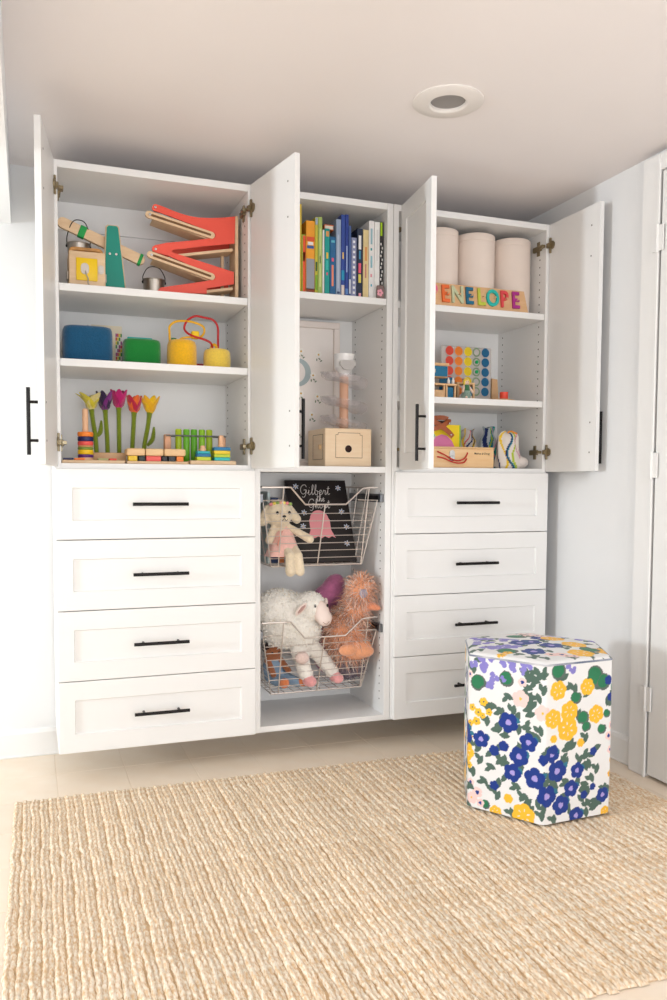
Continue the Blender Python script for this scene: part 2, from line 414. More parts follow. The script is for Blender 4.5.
# ---------------------------------------------------------------- rug
rug = thing('jute_rug', 'large natural jute rug with braided ridges on the tiled floor', 'rug', (0.905, -0.893, 0.0), math.radians(-0.6))
RW, RL = 2.125, 1.53
M_jute = mat('jute', (222, 186, 142), 0.95, var=0.30, scale=150, col2=(253, 242, 224), bump=0.5, bscale=420, rand=0.07, stretch=(1.6, 0.5, 1))
M_juteb = mat('jute_backing', (204, 172, 134), 0.95, var=0.2, scale=60)
MB().box(-RW/2+.004, RW/2-.004, -RL/2+.006, RL/2-.006, 0.0005, 0.004).build('backing', M_juteb, rug, smooth=False)
NB = 78; pitch = RW/NB
def braid_mesh(seed):
    r = np.random.default_rng(seed); L = RL; n = 330
    y = np.linspace(-L/2, L/2, n)
    def sm(a, w): return np.convolve(r.normal(0, 1, n+w), np.ones(w)/w, 'same')[:n]*a*math.sqrt(w)
    lat = sm(0.0016, 16)+sm(0.0007, 5); hgt = 1+sm(0.09, 6)+sm(0.05, 2); sec = 1+sm(0.22, 5)
    wid = pitch*0.5*(1.0+sm(0.05, 5))
    end = np.minimum(1, np.minimum(y+L/2, L/2-y)/0.012)**0.5*0.7+0.3
    cs = [(-1.03,0.0),(-.86,.62),(-.55,.98),(-.2,.92),(.02,.50),(.22,.66),(.55,.70),(.85,.42),(1.03,0.0)]; k = len(cs)
    V = []; F = []
    for i in range(n):
        for q_, (cx_, cz_) in enumerate(cs):
            hh = 0.0098*cz_*hgt[i]*(sec[i] if q_ > 4 else 1)*(1+r.normal(0, .05))
            V.append((lat[i]+wid[i]*cx_+r.normal(0, .0003), y[i]+r.normal(0, .0006), 0.002+hh*end[i]))
    for i in range(n-1):
        for j in range(k-1): a = i*k+j; F.append((a, a+1, a+k+1, a+k))
    F.append(tuple(range(k))); F.append(tuple((n-1)*k+j for j in range(k)))
    m = MB(); m.add(V, F); me = m.mesh('braid', True, 80); me.materials.append(M_jute); return me
BR = [braid_mesh(s) for s in range(9)]
for i in range(NB):
    share('braid', BR[(i*4+i//7) % 9], rug, (-RW/2+pitch*(i+.5), rng.normal(0, .003), 0), (0, 0, 0))

# ---------------------------------------------------------------- floral hexagonal stool
OX, OY, OS, OR, OH = 1.54, -0.67, 0.265, 3.0, 0.52
ott = thing('hexagonal_stool', 'six-sided upholstered stool in blue and yellow floral fabric on rug', 'stool', (OX, OY, 0.0175))
def OV(k): a = math.radians(OR-120+60*k); return Vector((OS*math.cos(a), OS*math.sin(a)))
P_B = [(0.143,0.309,0.0303),(0.048,0.237,0.0257),(0.212,0.257,0.0276),(0.181,0.205,0.0294),(0.16,0.148,0.0276),(0.235,0.145,0.0322),(0.316,0.169,0.0322),(0.395,0.161,0.0239),(0.372,0.105,0.0257),(0.333,0.056,0.0294),(0.278,0.092,0.0322),(0.395,0.013,0.0257),(0.501,0.066,0.023),(0.295,0.224,0.0239),(0.095,0.208,0.0165),(0.128,0.229,0.0165),(0.097,0.092,0.0147),(0.263,0.209,0.0165),(0.458,0.216,0.0129),(0.459,0.099,0.011),(0.425,0.077,0.0129),(0.515,0.444,0.0147),(0.524,0.388,0.0129),(0.301,0.24,0.0147)]
P_Y = [(0.314,0.428,0.0257),(0.429,0.429,0.023),(0.359,0.357,0.0276),(0.296,0.339,0.0257),(0.353,0.301,0.0322),(0.466,0.337,0.0248),(0.2,0.017,0.0322),(0.406,0.25,0.0119),(0.147,0.06,0.0129),(0.103,0.004,0.0184),(0.514,0.007,0.0165),(0.3,0.274,0.011)]
P_y = [(0.055,0.363,0.0129),(0.037,0.325,0.0129),(0.015,0.338,0.011),(0.075,0.331,0.011),(0.031,0.294,0.0129),(0.008,0.284,0.011),(0.006,0.237,0.011),(0.007,0.178,0.011),(0.005,0.142,0.011),(0.053,0.316,0.0092),(0.531,0.132,0.011),(0.537,0.177,0.0092)]
P_P = [(0.183,0.393,0.0257),(0.257,0.358,0.0239),(0.188,0.447,0.0138),(0.016,0.032,0.0184),(0.037,0.055,0.0165),(0.011,0.084,0.0129),(0.048,0.022,0.0129),(0.534,0.293,0.0138),(0.52,0.26,0.0138),(0.529,0.213,0.0129),(0.003,0.448,0.011)]
P_L = [(0.053,0.478,0.0147),(0.091,0.449,0.0147),(0.115,0.493,0.0138),(0.187,0.497,0.0129),(0.216,0.507,0.0129),(0.158,0.491,0.0129),(0.079,0.422,0.0138),(0.046,0.51,0.0129),(0.015,0.484,0.0129),(0.122,0.448,0.011),(0.369,0.49,0.011),(0.351,0.508,0.011),(0.078,0.51,0.011),(0.145,0.514,0.011),(0.188,0.48,0.0092)]
P_G = [(0.035,0.423,0.0257),(0.134,0.45,0.0239),(0.315,0.489,0.0257),(0.458,0.46,0.0331),(0.494,0.44,0.0257),(0.385,0.399,0.0202),(0.414,0.329,0.0221),(0.428,0.299,0.0165),(0.491,0.286,0.0165),(0.511,0.335,0.0138),(0.067,0.021,0.0147),(0.537,0.419,0.011)]
P_l = [(0.206,0.433),(0.229,0.457),(0.252,0.476),(0.261,0.431),(0.141,0.394),(0.216,0.347),(0.225,0.38),(0.252,0.301),(0.115,0.344),(0.16,0.352),(0.131,0.264),(0.046,0.166),(0.084,0.153),(0.124,0.179),(0.173,0.108),(0.06,0.101),(0.16,0.015),(0.307,0.013),(0.442,0.049),(0.348,0.235),(0.375,0.243),(0.424,0.203),(0.441,0.178),(0.404,0.194),(0.474,0.156),(0.484,0.046),(0.11,0.061),(0.195,0.075),(0.213,0.063),(0.261,0.029),(0.436,0.018),(0.021,0.122),(0.1,0.278),(0.179,0.293),(0.203,0.303),(0.069,0.301),(0.342,0.202),(0.266,0.053),(0.454,0.13),(0.511,0.088)]
P_T = [('y',1.467,-0.385),('y',1.565,-0.345),('P',1.648,-0.403),('P',1.722,-0.383),('P',1.746,-0.436),('P',1.689,-0.475),('L',1.416,-0.52),('L',1.403,-0.61),('L',1.514,-0.52),('L',1.79,-0.52),('L',1.80,-0.59),('L',1.77,-0.481),('B',1.582,-0.589),('B',1.662,-0.536),('B',1.615,-0.664),('B',1.505,-0.723),('B',1.537,-0.593),('Y',1.707,-0.664),('Y',1.746,-0.77),('Y',1.645,-0.783),('G',1.433,-0.681),('G',1.709,-0.746),('y',1.39,-0.712),('P',1.569,-0.786),('L',1.45,-0.45),('G',1.60,-0.47),('L',1.46,-0.62),('Y',1.70,-0.55)]
cW = np.array(C(238,237,236)); cB = np.array(C(16,52,138)); cBc = np.array(C(172,158,220)); cY = np.array(C(252,192,48)); cP = np.array(C(247,212,206)); cLv = np.array(C(138,130,204)); cG = np.array(C(38,122,82)); cGe = np.array(C(92,104,98)); cl_ = np.array(C(78,104,92)); cT = np.array(C(40,116,140))
def paint(U, V, col, seed, auto, items=None, wrap=None):
    K = 1.13
    r = np.random.default_rng(seed)
    def d(u, v):
        du = U-u
        if wrap: du = (du+wrap/2) % wrap-wrap/2
        return du, V-v
    def leaf(u, v, L, w, a, c):
        if c is cl_: L, w = L*1.25, w*1.3
        du, dv = d(u, v); x = du*math.cos(a)+dv*math.sin(a); y = -du*math.sin(a)+dv*math.cos(a)
        t = np.clip(1-(x/L)**2, 0, 1); m = (np.abs(y) < w*t) & (np.abs(x) < L); col[m] = c
    def flower(u, v, R, pet, c, cc=None, cr=0.3, dep=0.22):
        R *= K; du, dv = d(u, v); rr = np.hypot(du, dv); th = np.arctan2(dv, du); ph = r.uniform(0, 6)
        m = rr < R*(1-dep+dep*np.abs(np.cos(pet/2*th+ph))**0.7); col[m] = c
        if cc is not None: col[rr < R*cr*(1+.1*np.cos(3*th+ph))] = cc
    def cluster(u, v, R, c):
        for k in range(4): 
            a = r.uniform(0, 6); flower(u+R*.7*math.cos(a), v+R*.7*math.sin(a), R*.62, 4, c)
    def yellow(u, v, R):
        R *= 1.1; flower(u, v, R, 6, cY, None, dep=0.16)
        if R > .016:
            ph = r.uniform(0, 6)
            for k in range(6): a = ph+k*PI/3; leaf(u+R*.5*math.cos(a), v+R*.5*math.sin(a), R*.17, R*.05, a, cW)
    def green(u, v, R):
        du, dv = d(u, v); rr = np.hypot(du, dv); th = np.arctan2(dv, du); ph = r.uniform(0, 6); sh = 1-.22*np.exp(-((th-ph+PI) % (2*PI)-PI)**2*6)
        col[rr < R*1.08*sh] = cGe; col[np.hypot(du+.002, dv-.002) < R*.86*sh] = cG
    def blue(u, v, R):
        if R > .02: leaf(u+R*.9, v+R*.4, R*.5, R*.3, r.uniform(0, 6), cT)
        flower(u, v, R, 5, cB, cBc if R > .02 else None, 0.28)
    if items is not None:
        B, Y, y, P, L, G, l = items
        l = list(l)+[(r.uniform(.01, .53), r.uniform(.02, .5)) for _ in range(46)]
        for (u, v) in l:
            a = r.uniform(0, PI); leaf(u, v, .0155, .0075, a, cl_)
            leaf(u+.015*math.cos(a+1.2), v+.015*math.sin(a+1.2), .012, .006, a+r.uniform(.5, 1.4), cl_)
        for q_ in B[::2]: leaf(q_[0]-q_[2], q_[1]-q_[2]*.8, .016, .007, r.uniform(0, 3), cl_); leaf(q_[0]+q_[2], q_[1]+q_[2]*.8, .016, .008, r.uniform(0, 3), cl_)
        for q_ in L: cluster(*q_, cLv)
        for q_ in G: green(*q_)
        for q_ in P: flower(q_[0], q_[1], q_[2], 5, cP, cY if q_[2] > .018 else cB, 0.16 if q_[2] > .018 else 0.38)
        for q_ in Y: yellow(*q_)
        for q_ in y: flower(*q_, 5, cY, cl_, 0.22)
        for q_ in L[::3]: cluster(q_[0], q_[1], q_[2]*.8, cLv)
        for q_ in B: blue(*q_)
    for (kind, u, v, R) in auto:
        if kind == 'l':
            a = r.uniform(0, PI); leaf(u, v, .0155, .0075, a, cl_); leaf(u+.015*math.cos(a+1.2), v+.015*math.sin(a+1.2), .012, .006, a+1, cl_)
        elif kind == 'B': blue(u, v, R)
        elif kind == 'Y': yellow(u, v, R)
        elif kind == 'y': flower(u, v, R*.5, 5, cY, cl_, 0.22); flower(u+R, v+R*.4, R*.5, 5, cY, cl_, 0.22)
        elif kind == 'P': flower(u, v, R*.6, 5, cP, cB, 0.3); flower(u-R, v+R*.3, R*.55, 5, cP, cl_, 0.3)
        elif kind == 'L': cluster(u, v, R*.8, cLv)
        elif kind == 'G': green(u, v, R)
def rounded_hex(S, rad, nper, arc):
    pts = []   # (x,y,u) going round from vertex -1
    inset = rad*math.tan(math.radians(30))
    for k in range(-1, 5):
        a, b = OV(k)*(S/OS), OV(k+1)*(S/OS); t = (b-a).normalized(); L = (b-a).length
        ncen = Vector((-t.y, t.x))
        # fillet at start vertex (second half), straight, fillet first half at the end
        for i in range(arc):
            th = math.radians(30)*(1-i/arc); c = a+t*inset+ncen*rad
            dirv = (-ncen)*math.cos(th)-t*math.sin(th); p = c+dirv*rad; pts.append((p.x, p.y, (k+1)*L+inset*(1-th/math.radians(30))))
        for i in range(nper+1):
            w = inset+(L-2*inset)*i/nper; p = a+t*w; pts.append((p.x, p.y, (k+1)*L+w))
        for i in range(1, arc):
            th = math.radians(30)*i/arc; c = b-t*inset+ncen*rad
            dirv = (-ncen)*math.cos(th)+t*math.sin(th); p = c+dirv*rad; pts.append((p.x, p.y, (k+1)*L+L-inset+inset*th/math.radians(30)))
    return pts
hexp = rounded_hex(OS, 0.018, 108, 4); NU = len(hexp); NV = 225
PX = np.array(hexp); Vg = np.linspace(0.001, OH-0.012, NV)
uu = np.tile(PX[:, 2], NV); vv = np.repeat(Vg, NU)
bulge = 1+0.006*np.sin(PI*Vg/OH)
verts = np.stack([np.tile(PX[:, 0], NV)*np.repeat(bulge, NU), np.tile(PX[:, 1], NV)*np.repeat(bulge, NU), vv], 1)
side_col = np.tile(cW, (NU*NV, 1))
r_ = np.random.default_rng(3)
auto = []
for kind, cnt, (ra, rb) in (('l', 110, (.01, .01)), ('G', 22, (.018, .03)), ('L', 16, (.014, .018)), ('P', 14, (.018, .025)), ('Y', 18, (.024, .032)), ('B', 34, (.022, .032)), ('y', 12, (.02, .024))):
    for _ in range(cnt): auto.append((kind, r_.uniform(.57, 1.60), r_.uniform(0, .5), r_.uniform(ra, rb)))
paint(uu, vv, side_col, 5, auto, (P_B, P_Y, P_y, P_P, P_L, P_G, P_l), wrap=6*OS)
faces = [(j*NU+i, j*NU+(i+1) % NU, (j+1)*NU+(i+1) % NU, (j+1)*NU+i) for j in range(NV-1) for i in range(NU)]
M_floral = mat('floral_cloth', None, 0.85, attr='print', bump=0.25, bscale=900, sheen=0.15)
def attr_mesh(name, V, F, colr, parent, label=None):
    me = bpy.data.meshes.new(name); me.from_pydata([tuple(v) for v in V], [], F)
    at_ = me.color_attributes.new('print', 'FLOAT_COLOR', 'POINT'); at_.data.foreach_set('color', np.asarray(colr, dtype=np.float32).ravel())
    me.polygons.foreach_set('use_smooth', [True]*len(me.polygons)); me.materials.append(M_floral)
    o = bpy.data.objects.new(name, me); COL.objects.link(o); o.parent = parent
    if label: o['label'] = label
    return o
attr_mesh('side_cover', verts, faces, side_col, ott)
# slightly domed top
NR = 110; tv = [(0, 0, OH+.010)]; 
for i in range(1, NR+1):
    f = i/NR; hgt = OH+.010*(1-f*f)-(0.010*max(0, (f-.94)/.06)**2)
    for k in range(0, NU, 2): tv.append((PX[k, 0]*f*0.998, PX[k, 1]*f*0.998, hgt))
NU2 = len(range(0, NU, 2)); tF = [(0, 1+k, 1+(k+1) % NU2) for k in range(NU2)]
for i in range(NR-1):
    for k in range(NU2): a = 1+i*NU2; tF.append((a+k, a+NU2+k, a+NU2+(k+1) % NU2, a+(k+1) % NU2))
TV = np.array(tv); top_col = np.tile(cW, (len(tv), 1))
autoT = [('l', r_.uniform(-.26, .26), r_.uniform(-.24, .24), .01) for _ in range(70)]+[('l', 0, 0, .01)]
for kd, x, y in P_T:
    autoT.append((kd, x-1.58, y+.62, {'B': .036, 'Y': .036, 'G': .032, 'L': .03, 'P': .034, 'y': .03}[kd]))
    if kd in 'LP': autoT.append((kd, x-1.58+.03, y+.62-.025, .024))
paint(TV[:, 0], TV[:, 1], top_col, 8, autoT)
attr_mesh('top_cover', TV, tF, top_col, ott)
pp = rounded_hex(OS*0.997, 0.018, 3, 3)
MB().tube([(p[0], p[1], OH-.010) for p in pp], 0.0032, 8, closed=True).build('piping', mat('piping_cloth', (60, 84, 120), 0.85, var=0.5, scale=10, col2=(235, 232, 232)), ott)
# ---------------------------------------------------------------- toy materials
M_birch = mat('birch', (226, 190, 148), 0.5, var=0.5, scale=14, col2=(238, 208, 170), stretch=(1, 1, 6), bump=0.05)
M_beech = mat('beech', (214, 168, 122), 0.5, var=0.5, scale=16, col2=(228, 188, 144), stretch=(1, 6, 1))
M_pine = mat('pine', (232, 186, 132), 0.5, var=0.6, scale=10, col2=(240, 206, 158), stretch=(1, 4, 8))
M_steel = mat('brushed_steel', (190, 184, 176), 0.28, 0.95)
M_darkw = mat('slot_shadow_wood', (120, 84, 52), 0.7)
def paintm(n, c, rough=0.45): return mat('paint_'+n, c, rough)
def felt(n, c): return mat('felt_'+n, c, 0.95, var=0.10, scale=140, bump=0.7, bscale=320, sheen=0.5)
def capsule(p, q, r, n=8):
    p, q = Vector(p), Vector(q); a = math.atan2(q.y-p.y, q.x-p.x); out = []
    for c, off in ((q, -PI/2), (p, PI/2)):
        for k in range(n+1): t = a+off+PI*k/n; out.append((c.x+r*math.cos(t), c.y+r*math.sin(t)))
    return out
L1, L2 = 1.790, 1.529

# latch box -----------------------------------------------------------------
t = thing('latch_box', 'small wooden latch box with a yellow door, on top shelf', 'toy box', (0.0, 0.0, L1))
MB().box(0.060, 0.186, 0.06, 0.186, 0.0005, 0.130, bev=0.004, seg=2).build('body', M_birch, t)
dd = MB().box(0.084, 0.158, 0.054, 0.0598, 0.026, 0.106, bev=0.003, seg=2).build('door', paintm('yellow', (248, 206, 8)), t)
for nm, x, z, rr in (('lock', 0.114, 0.066, .014), ('latch', 0.170, 0.068, .010)):
    mb = MB(); zf = 0.054 if nm == 'lock' else 0.0598
    mb.prism(capsule((x, z-.005), (x, z+.007), rr), zf-.003, zf, 'y'); mb.box(x-rr*.7, x+rr*.7, zf-.006, zf-.003, z-.004, z+.001)
    mb.build(nm, M_steel, dd if nm == 'lock' else t)
MB().tube(spline([(0.116, 0.048, 0.060), (0.118, 0.045, 0.045), (0.124, 0.047, 0.034), (0.124, 0.050, 0.018), (0.128, 0.049, 0.010)], 5), 0.0022, 6).build('key_cord', M_steel, dd)
hp = capsule((0.082, 0.141), (0.162, 0.141), 0.012); 
hb = MB(); hb.tube(spline([(0.068,0.12,0.128),(0.070,0.12,0.146),(0.082,0.12,0.152),(0.124,0.12,0.152),(0.164,0.12,0.152),(0.176,0.12,0.146),(0.178,0.12,0.128)],4), 0.007, 10)
hb.build('handle', mat('oak', (204, 148, 84), 0.5, var=0.4, scale=20), t)
for x, s_ in ((0.0598, -1), (0.1862, 1)):
    MB().box(x, x+s_*0.007, 0.095, 0.125, 0.035, 0.065, bev=0.002).build('side_latch', M_steel, t)

# balance scale ----------------------------------------------------------------
t = thing('balance_scale', 'wooden balance beam toy with a teal post, on top shelf', 'toy scale', (0, 0, L1))
po = [(0.184,0.0005),(0.262,0.0005),(0.237,0.238),(0.231,0.244),(0.203,0.244),(0.197,0.238)]
MB().prism([(x, z) for x, z in po], 0.106, 0.112, 'y').build('post_face', mat('teal_face', (0, 140, 122), 0.5), t)
MB().prism([(x+(0.004 if x > .22 else -.004), z+(0.004 if z > .1 else 0)) for x, z in po], 0.112, 0.130, 'y').build('post', M_birch, t)
MB().prism([(x, z) for x, z in po], 0.160, 0.172, 'y').build('post', M_birch, t)
for x in (0.206, 0.229): MB().cyl((x, 0.1035, 0.142), (x, 0.106, 0.142), 0.0045, n=12).build('bolt', M_chrome, t)
MB().prism(capsule((0.045, 0.246), (0.318, 0.141), 0.019), 0.136, 0.154, 'y').build('beam', M_birch, t)
bm_d = Vector((0.26, -0.10)).normalized(); bang = math.atan2(bm_d.y, bm_d.x)
for cx_, cz_, bw_ in ((0.112, 0.2203, .012), (0.320, 0.1403, .006)):
    Mx = Matrix.Translation((cx_, 0.145, cz_)) @ Matrix.Rotation(-bang, 4, 'Y')
    MB().box(-bw_, bw_, -0.0115, 0.0115, -0.0215, 0.0215, bev=0.002, M=Mx).build('band', mat('green_band', (0, 158, 70), 0.5), t)
def pail(x, y, z, r, h, label, hh, oy=0):
    p = thing('metal_pail', label, 'toy pail', (x, y, z), 0, 'pails of the balance toy')
    MB().lathe([(r*.88,0),(r*.92,0.001),(r,h),(r*1.1,h+.001),(r*1.1,h+.003),(r*.97,h+.003),(r*.88,0.004),(0,0.003)], n=32).build('bowl', M_steel, p)
    hd = [(-r, 0, h-.004), (-r*1.02, oy*.5, h+hh*.3), (-r*.6, oy, h+hh*.85), (0, oy, h+hh), (r*.6, oy, h+hh*.85), (r*1.02, oy*.5, h+hh*.3), (r, 0, h-.004)]
    MB().tube(spline(hd, 5), 0.0018, 6).build('handle', M_black, p)
    for s_ in (-1, 1): MB().ell((s_*r*1.04, 0, h-.006), (.004, .004, .006), 8, 6).build('ear', M_black, p)
pail(0.100, 0.174, L1+.1325, 0.040, 0.048, 'steel pail behind the yellow-doored latch box', 0.078, -.045)
pail(0.382, 0.22, L1+.0005, 0.041, 0.084, 'steel pail beside the red zigzag ramp', 0.055)

# red zigzag ramp -------------------------------------------------------------
t = thing('zigzag_ramp', 'red zigzag race ramp with wooden tracks, on top shelf', 'toy ramp', (0, 0, L1))
def rp(cx, cy):
    px, py = 130+.18*cx, 195+.18*cy
    return (0.367+(px-154)*.0038, 2.121-(py-206)*.003646+(px-154)*.000425-L1)
out = [(125,62),(132,54),(142,52),(180,65),(230,86),(280,105),(330,119),(380,127),(450,129),(520,126),(585,120),(580,275),(400,290),(235,308),(228,314),(232,322),(575,440),(575,510),(420,530),(420,560),(140,542),(165,518),(400,490),(465,480),(471,470),(465,458),(330,398),(200,337),(140,322),(124,314),(120,300),(124,288),(138,280),(200,268),(350,255),(465,242),(471,228),(465,215),(330,163),(200,112),(130,88),(121,76)]
poly = [rp(*p) for p in out]; poly = [(x, max(z, 0.0008)) for x, z in poly]
M_red = mat('coral_red', (244, 88, 68), 0.45)
for y in (0.096, 0.186): MB().prism(poly, y, y+.008, 'y').build('side_panel', M_red, t, smooth=False)
def track(a, b, w=0.010, y0=0.0975, y1=0.1865, ext=0.0):
    a, b = Vector(rp(*a)), Vector(rp(*b)); d = (b-a).normalized(); nn = Vector((-d.y, d.x))
    a = a-d*ext
    o = MB(); P4 = [a-nn*w, b-nn*w, b+nn*0, a+nn*0]
    o.prism([(p.x, p.y) for p in P4], y0+.0075, y1-.001, 'y')
    ob = o.build('track', M_birch, t, smooth=False)
    return ob
# rounded wooden track rails lie just below each red band
def rail(a, b, yy=0.104):
    a, b = rp(*a), rp(*b)
    k = MB().prism(capsule(a, b, 0.0125), yy, yy+.012, 'y').build('rail', M_birch, t)
    A_, B_ = Vector(a), Vector(b); d = (B_-A_).normalized()
    MB().prism(capsule(A_+d*.012, B_-d*.006, 0.0042), yy-.0006, yy+.0002, 'y').build('slot', M_darkw, k)
    c = A_+d*.004
    MB().cyl((c.x, yy-.003, c.y), (c.x, yy, c.y), 0.005, n=12).build('bolt', M_chrome, k)
rail((103,112),(446,230),0.088); rail((110,335),(446,466),0.088)
track((130,120),(440,240),0.008); track((130,345),(440,475),0.008)
track((250,330),(570,300),0.010); track((330,545),(570,525),0.010)
for c_ in ((140,70),(140,303)):
    x, z = rp(*c_); MB().cyl((x, 0.0935, z), (x, 0.0962, z), 0.0045, n=12).build('bolt', M_chrome, t)
x1, z1 = rp(592, 118)
MB().box(x1-.006, x1+.006, 0.096, 0.194, 0.0005, z1).build('upright', M_birch, t, smooth=False)
x2, z2 = rp(545, 300)
MB().box(x2-.012, x2-.002, 0.170, 0.186, 0.0005, z2).build('brace', M_birch, t, smooth=False)

# felt baskets and canisters on the second shelf ----------------------------------
def felt_box(name, label, cat, x0, x1, yc, d, h, m, r=0.03):
    t = thing(name, label, cat, ((x0+x1)/2, yc, L2)); w = (x1-x0)/2
    prof = []
    mb = MB(); n = 40; rings = []
    for i, (f, z) in enumerate([(0.97,0.0005),(1.0,0.006),(1.0,h-r),(0.985,h-r*.45),(0.93,h-r*.12),(0.80,h),(0.5,h+.002),(0.0,h+.003)]):
        for k in range(n):
            a = 2*PI*k/n; c, s_ = math.cos(a), math.sin(a); e = 0.45
            mb.v.append((w*f*math.copysign(abs(c)**e, c), d/2*f*math.copysign(abs(s_)**e, s_), z))
    for i in range(7):
        for k in range(n): mb.f.append((i*n+k, i*n+(k+1) % n, (i+1)*n+(k+1) % n, (i+1)*n+k)); mb.mi.append(0)
    mb.f.append(tuple(range(n))); mb.mi.append(0)
    mb.build('body', m, t, ang=70)
    return t
t = felt_box('felt_pouch', 'wide rounded dark blue felt box on the second shelf', 'felt box', 0.036, 0.212, 0.12, 0.11, 0.132, felt('blue', (0, 82, 122)), 0.03)
MB().tube(spline([(-0.01,0.045,0.12),(0.0,0.048,0.142),(0.006,0.05,0.150)],4), 0.002, 6).build('stitch_loop', felt('darkblue', (20, 60, 90)), t)
t = felt_box('felt_pouch', 'rounded bright green felt box with a turquoise insert', 'felt box', 0.250, 0.388, 0.12, 0.10, 0.098, felt('green', (0, 128, 44)), 0.026)
MB().box(-0.045, 0.048, 0.052, 0.060, 0.0005, 0.118, bev=0.002).build('insert', paintm('turquoise', (38, 196, 190)), t)
MB().box(-0.066, 0.066, -0.0505, -0.0495, 0.001, 0.008).build('hem', mat('hem_grey', (120, 118, 112), 0.8), t)
c = thing('picture_card', 'cream card with a colourful checked border behind the felt boxes', 'card', (0.20, 0.215, L2))
cb = MB().box(-0.055, 0.058, 0, 0.003, 0.0005, 0.162).build('card_sheet', mat('card_cream', (226, 214, 190), 0.8), c, smooth=False)
cols = [(214,196,30),(150,50,130),(60,130,60),(200,60,60),(230,226,220)]
for i in range(4):
    for j in range(8):
        o = MB().box(0.034+.0062*i, 0.0395+.0062*i, -0.0008, 0.0, 0.020+.0145*j, 0.0325+.0145*j).build('square', paintm('sq%d' % ((i*2+j*3) % 5), cols[(i*2+j*3) % 5]), cb, smooth=False)
def canister(x, y, r, h, label, cm, loopm, loop, group):
    t = thing('felt_canister', label, 'canister', (x, y, L2), 0, group)
    MB().lathe([(r*.97,0.0005),(r,0.004),(r*1.01,h*.5),(r*.98,h*.82),(r*.90,h*.94),(r*.72,h*.99),(r*.3,h+.001),(0,h+.001)], n=36).build('body', cm, t, ang=60)
    MB().tube(spline([(px-x, py, pz-L2) for px, py, pz in loop], 6), 0.0042, 8).build('looped_cord', loopm, t)
    return t
mY1 = felt('yellow', (250, 190, 20)); mY2 = felt('lemon', (252, 216, 84))
k1 = canister(0.469, 0.11, 0.056, 0.106, 'taller yellow canister with a yellow looped cord', mY1, mat('cord_yellow', (245, 186, 24), 0.5),
  [(0.424,0,1.620),(0.423,0,1.66),(0.424,0,1.685),(0.446,0,1.704),(0.480,0,1.709),(0.515,0,1.706),(0.549,0,1.694),(0.556,0,1.676),(0.548,0,1.658),(0.529,-.01,1.649),(0.500,-.015,1.647),(0.470,-.01,1.642),(0.455,0,1.632)], 'yellow canisters')
MB().box(0.034, 0.062, -0.030, -0.004, 0.112, 0.140, bev=0.004, seg=2).build('toggle', mat('toggle_yellow', (246, 204, 20), 0.6), k1)
MB().cyl((-0.03, 0.0, 0.100), (-0.03, 0.0, 0.112), 0.010, n=14).build('stopper', paintm('green', (20, 120, 60)), k1)
k2 = canister(0.605, 0.11, 0.052, 0.080, 'shorter pale yellow canister with a red looped cord', mY2, mat('cord_red', (196, 30, 36), 0.4),
  [(0.609,0,1.605),(0.609,0,1.65),(0.608,0,1.695),(0.590,0,1.720),(0.555,0,1.727),(0.522,0,1.730),(0.492,0,1.713),(0.479,0,1.685),(0.486,-.012,1.664),(0.510,-.03,1.648),(0.545,-.03,1.640),(0.575,-.02,1.630),(0.586,-.005,1.615),(0.588,0,1.600)], 'yellow canisters')
MB().tube(spline([(-0.024,0,0.076),(-0.018,0,0.094),(-0.006,0,0.096),(0.0,0,0.078)],5), 0.006, 8).build('loop_tab', mY1, k2)
MB().cyl((-0.032, 0, 0.072), (-0.032, 0, 0.082), 0.006, n=12).build('stopper', paintm('blue', (20, 90, 140)), k2)
t = thing('flat_block', 'flat red block lying between the two yellow canisters', 'block', (0.535, 0.21, L2)); MB().box(-0.05, 0.05, -0.02, 0.02, 0.0005, 0.034, bev=0.004).build('body', paintm('red', (200, 26, 36)), t)

# deck of the left cabinet --------------------------------------------------------
D = DECK
bt = thing('puzzle_board', 'long wooden puzzle board with flat coloured pieces under the peg stacker', 'puzzle', (0, 0, D))
MB().box(0.026, 0.245, 0.03, 0.12, 0.0005, 0.012, bev=0.002).build('board', M_birch, bt)
for x0, x1, c in ((0.030,0.066,(28,30,80)),(0.068,0.104,(240,120,30)),(0.150,0.186,(180,178,120)),(0.190,0.216,(232,80,60))):
    MB().box(x0, x1, 0.034, 0.07, 0.0125, 0.0195, bev=0.0015).build('piece', paintm('pz%d%d' % (c[0], c[1]), c), bt)
st = thing('peg_stacker', 'wooden peg stacked with coloured rings at left of the deck', 'stacking toy', (0.111, 0.092, D+.0125))
MB().lathe([(0.027,0.0),(0.027,0.010),(0.0105,0.010),(0.0105,0.185),(0.006,0.189),(0,0.189)], n=20).build('peg', mat('peg_pink_wood', (240, 190, 150), 0.5), st)
z = 0.0105
for c, h in (((96,46,130),.011),((250,204,20),.017),((126,150,60),.010),((220,160,110),.006),((238,90,84),.015),((24,34,92),.017),((250,136,40),.017)):
    MB().lathe([(0.0115,z),(0.026,z),(0.028,z+.003),(0.028,z+h-.003),(0.026,z+h-.0004),(0.0115,z+h-.0004),(0.0115,z)], n=28).build('ring', paintm('ring%d%d' % c[:2], c), st); z += h
tr = thing('wooden_tray', 'flat wooden tray lying behind the puzzle boards', 'tray', (0, 0, D)); MB().box(0.14, 0.262, 0.135, 0.31, 0.0005, 0.044, bev=0.006, seg=2).build('tray_body', M_beech, tr)
b2 = thing('puzzle_board', 'wooden puzzle board with three thick wooden blocks on top', 'puzzle', (0, 0, D))
MB().box(0.252, 0.478, 0.03, 0.12, 0.0005, 0.011, bev=0.002).build('board', M_birch, b2)
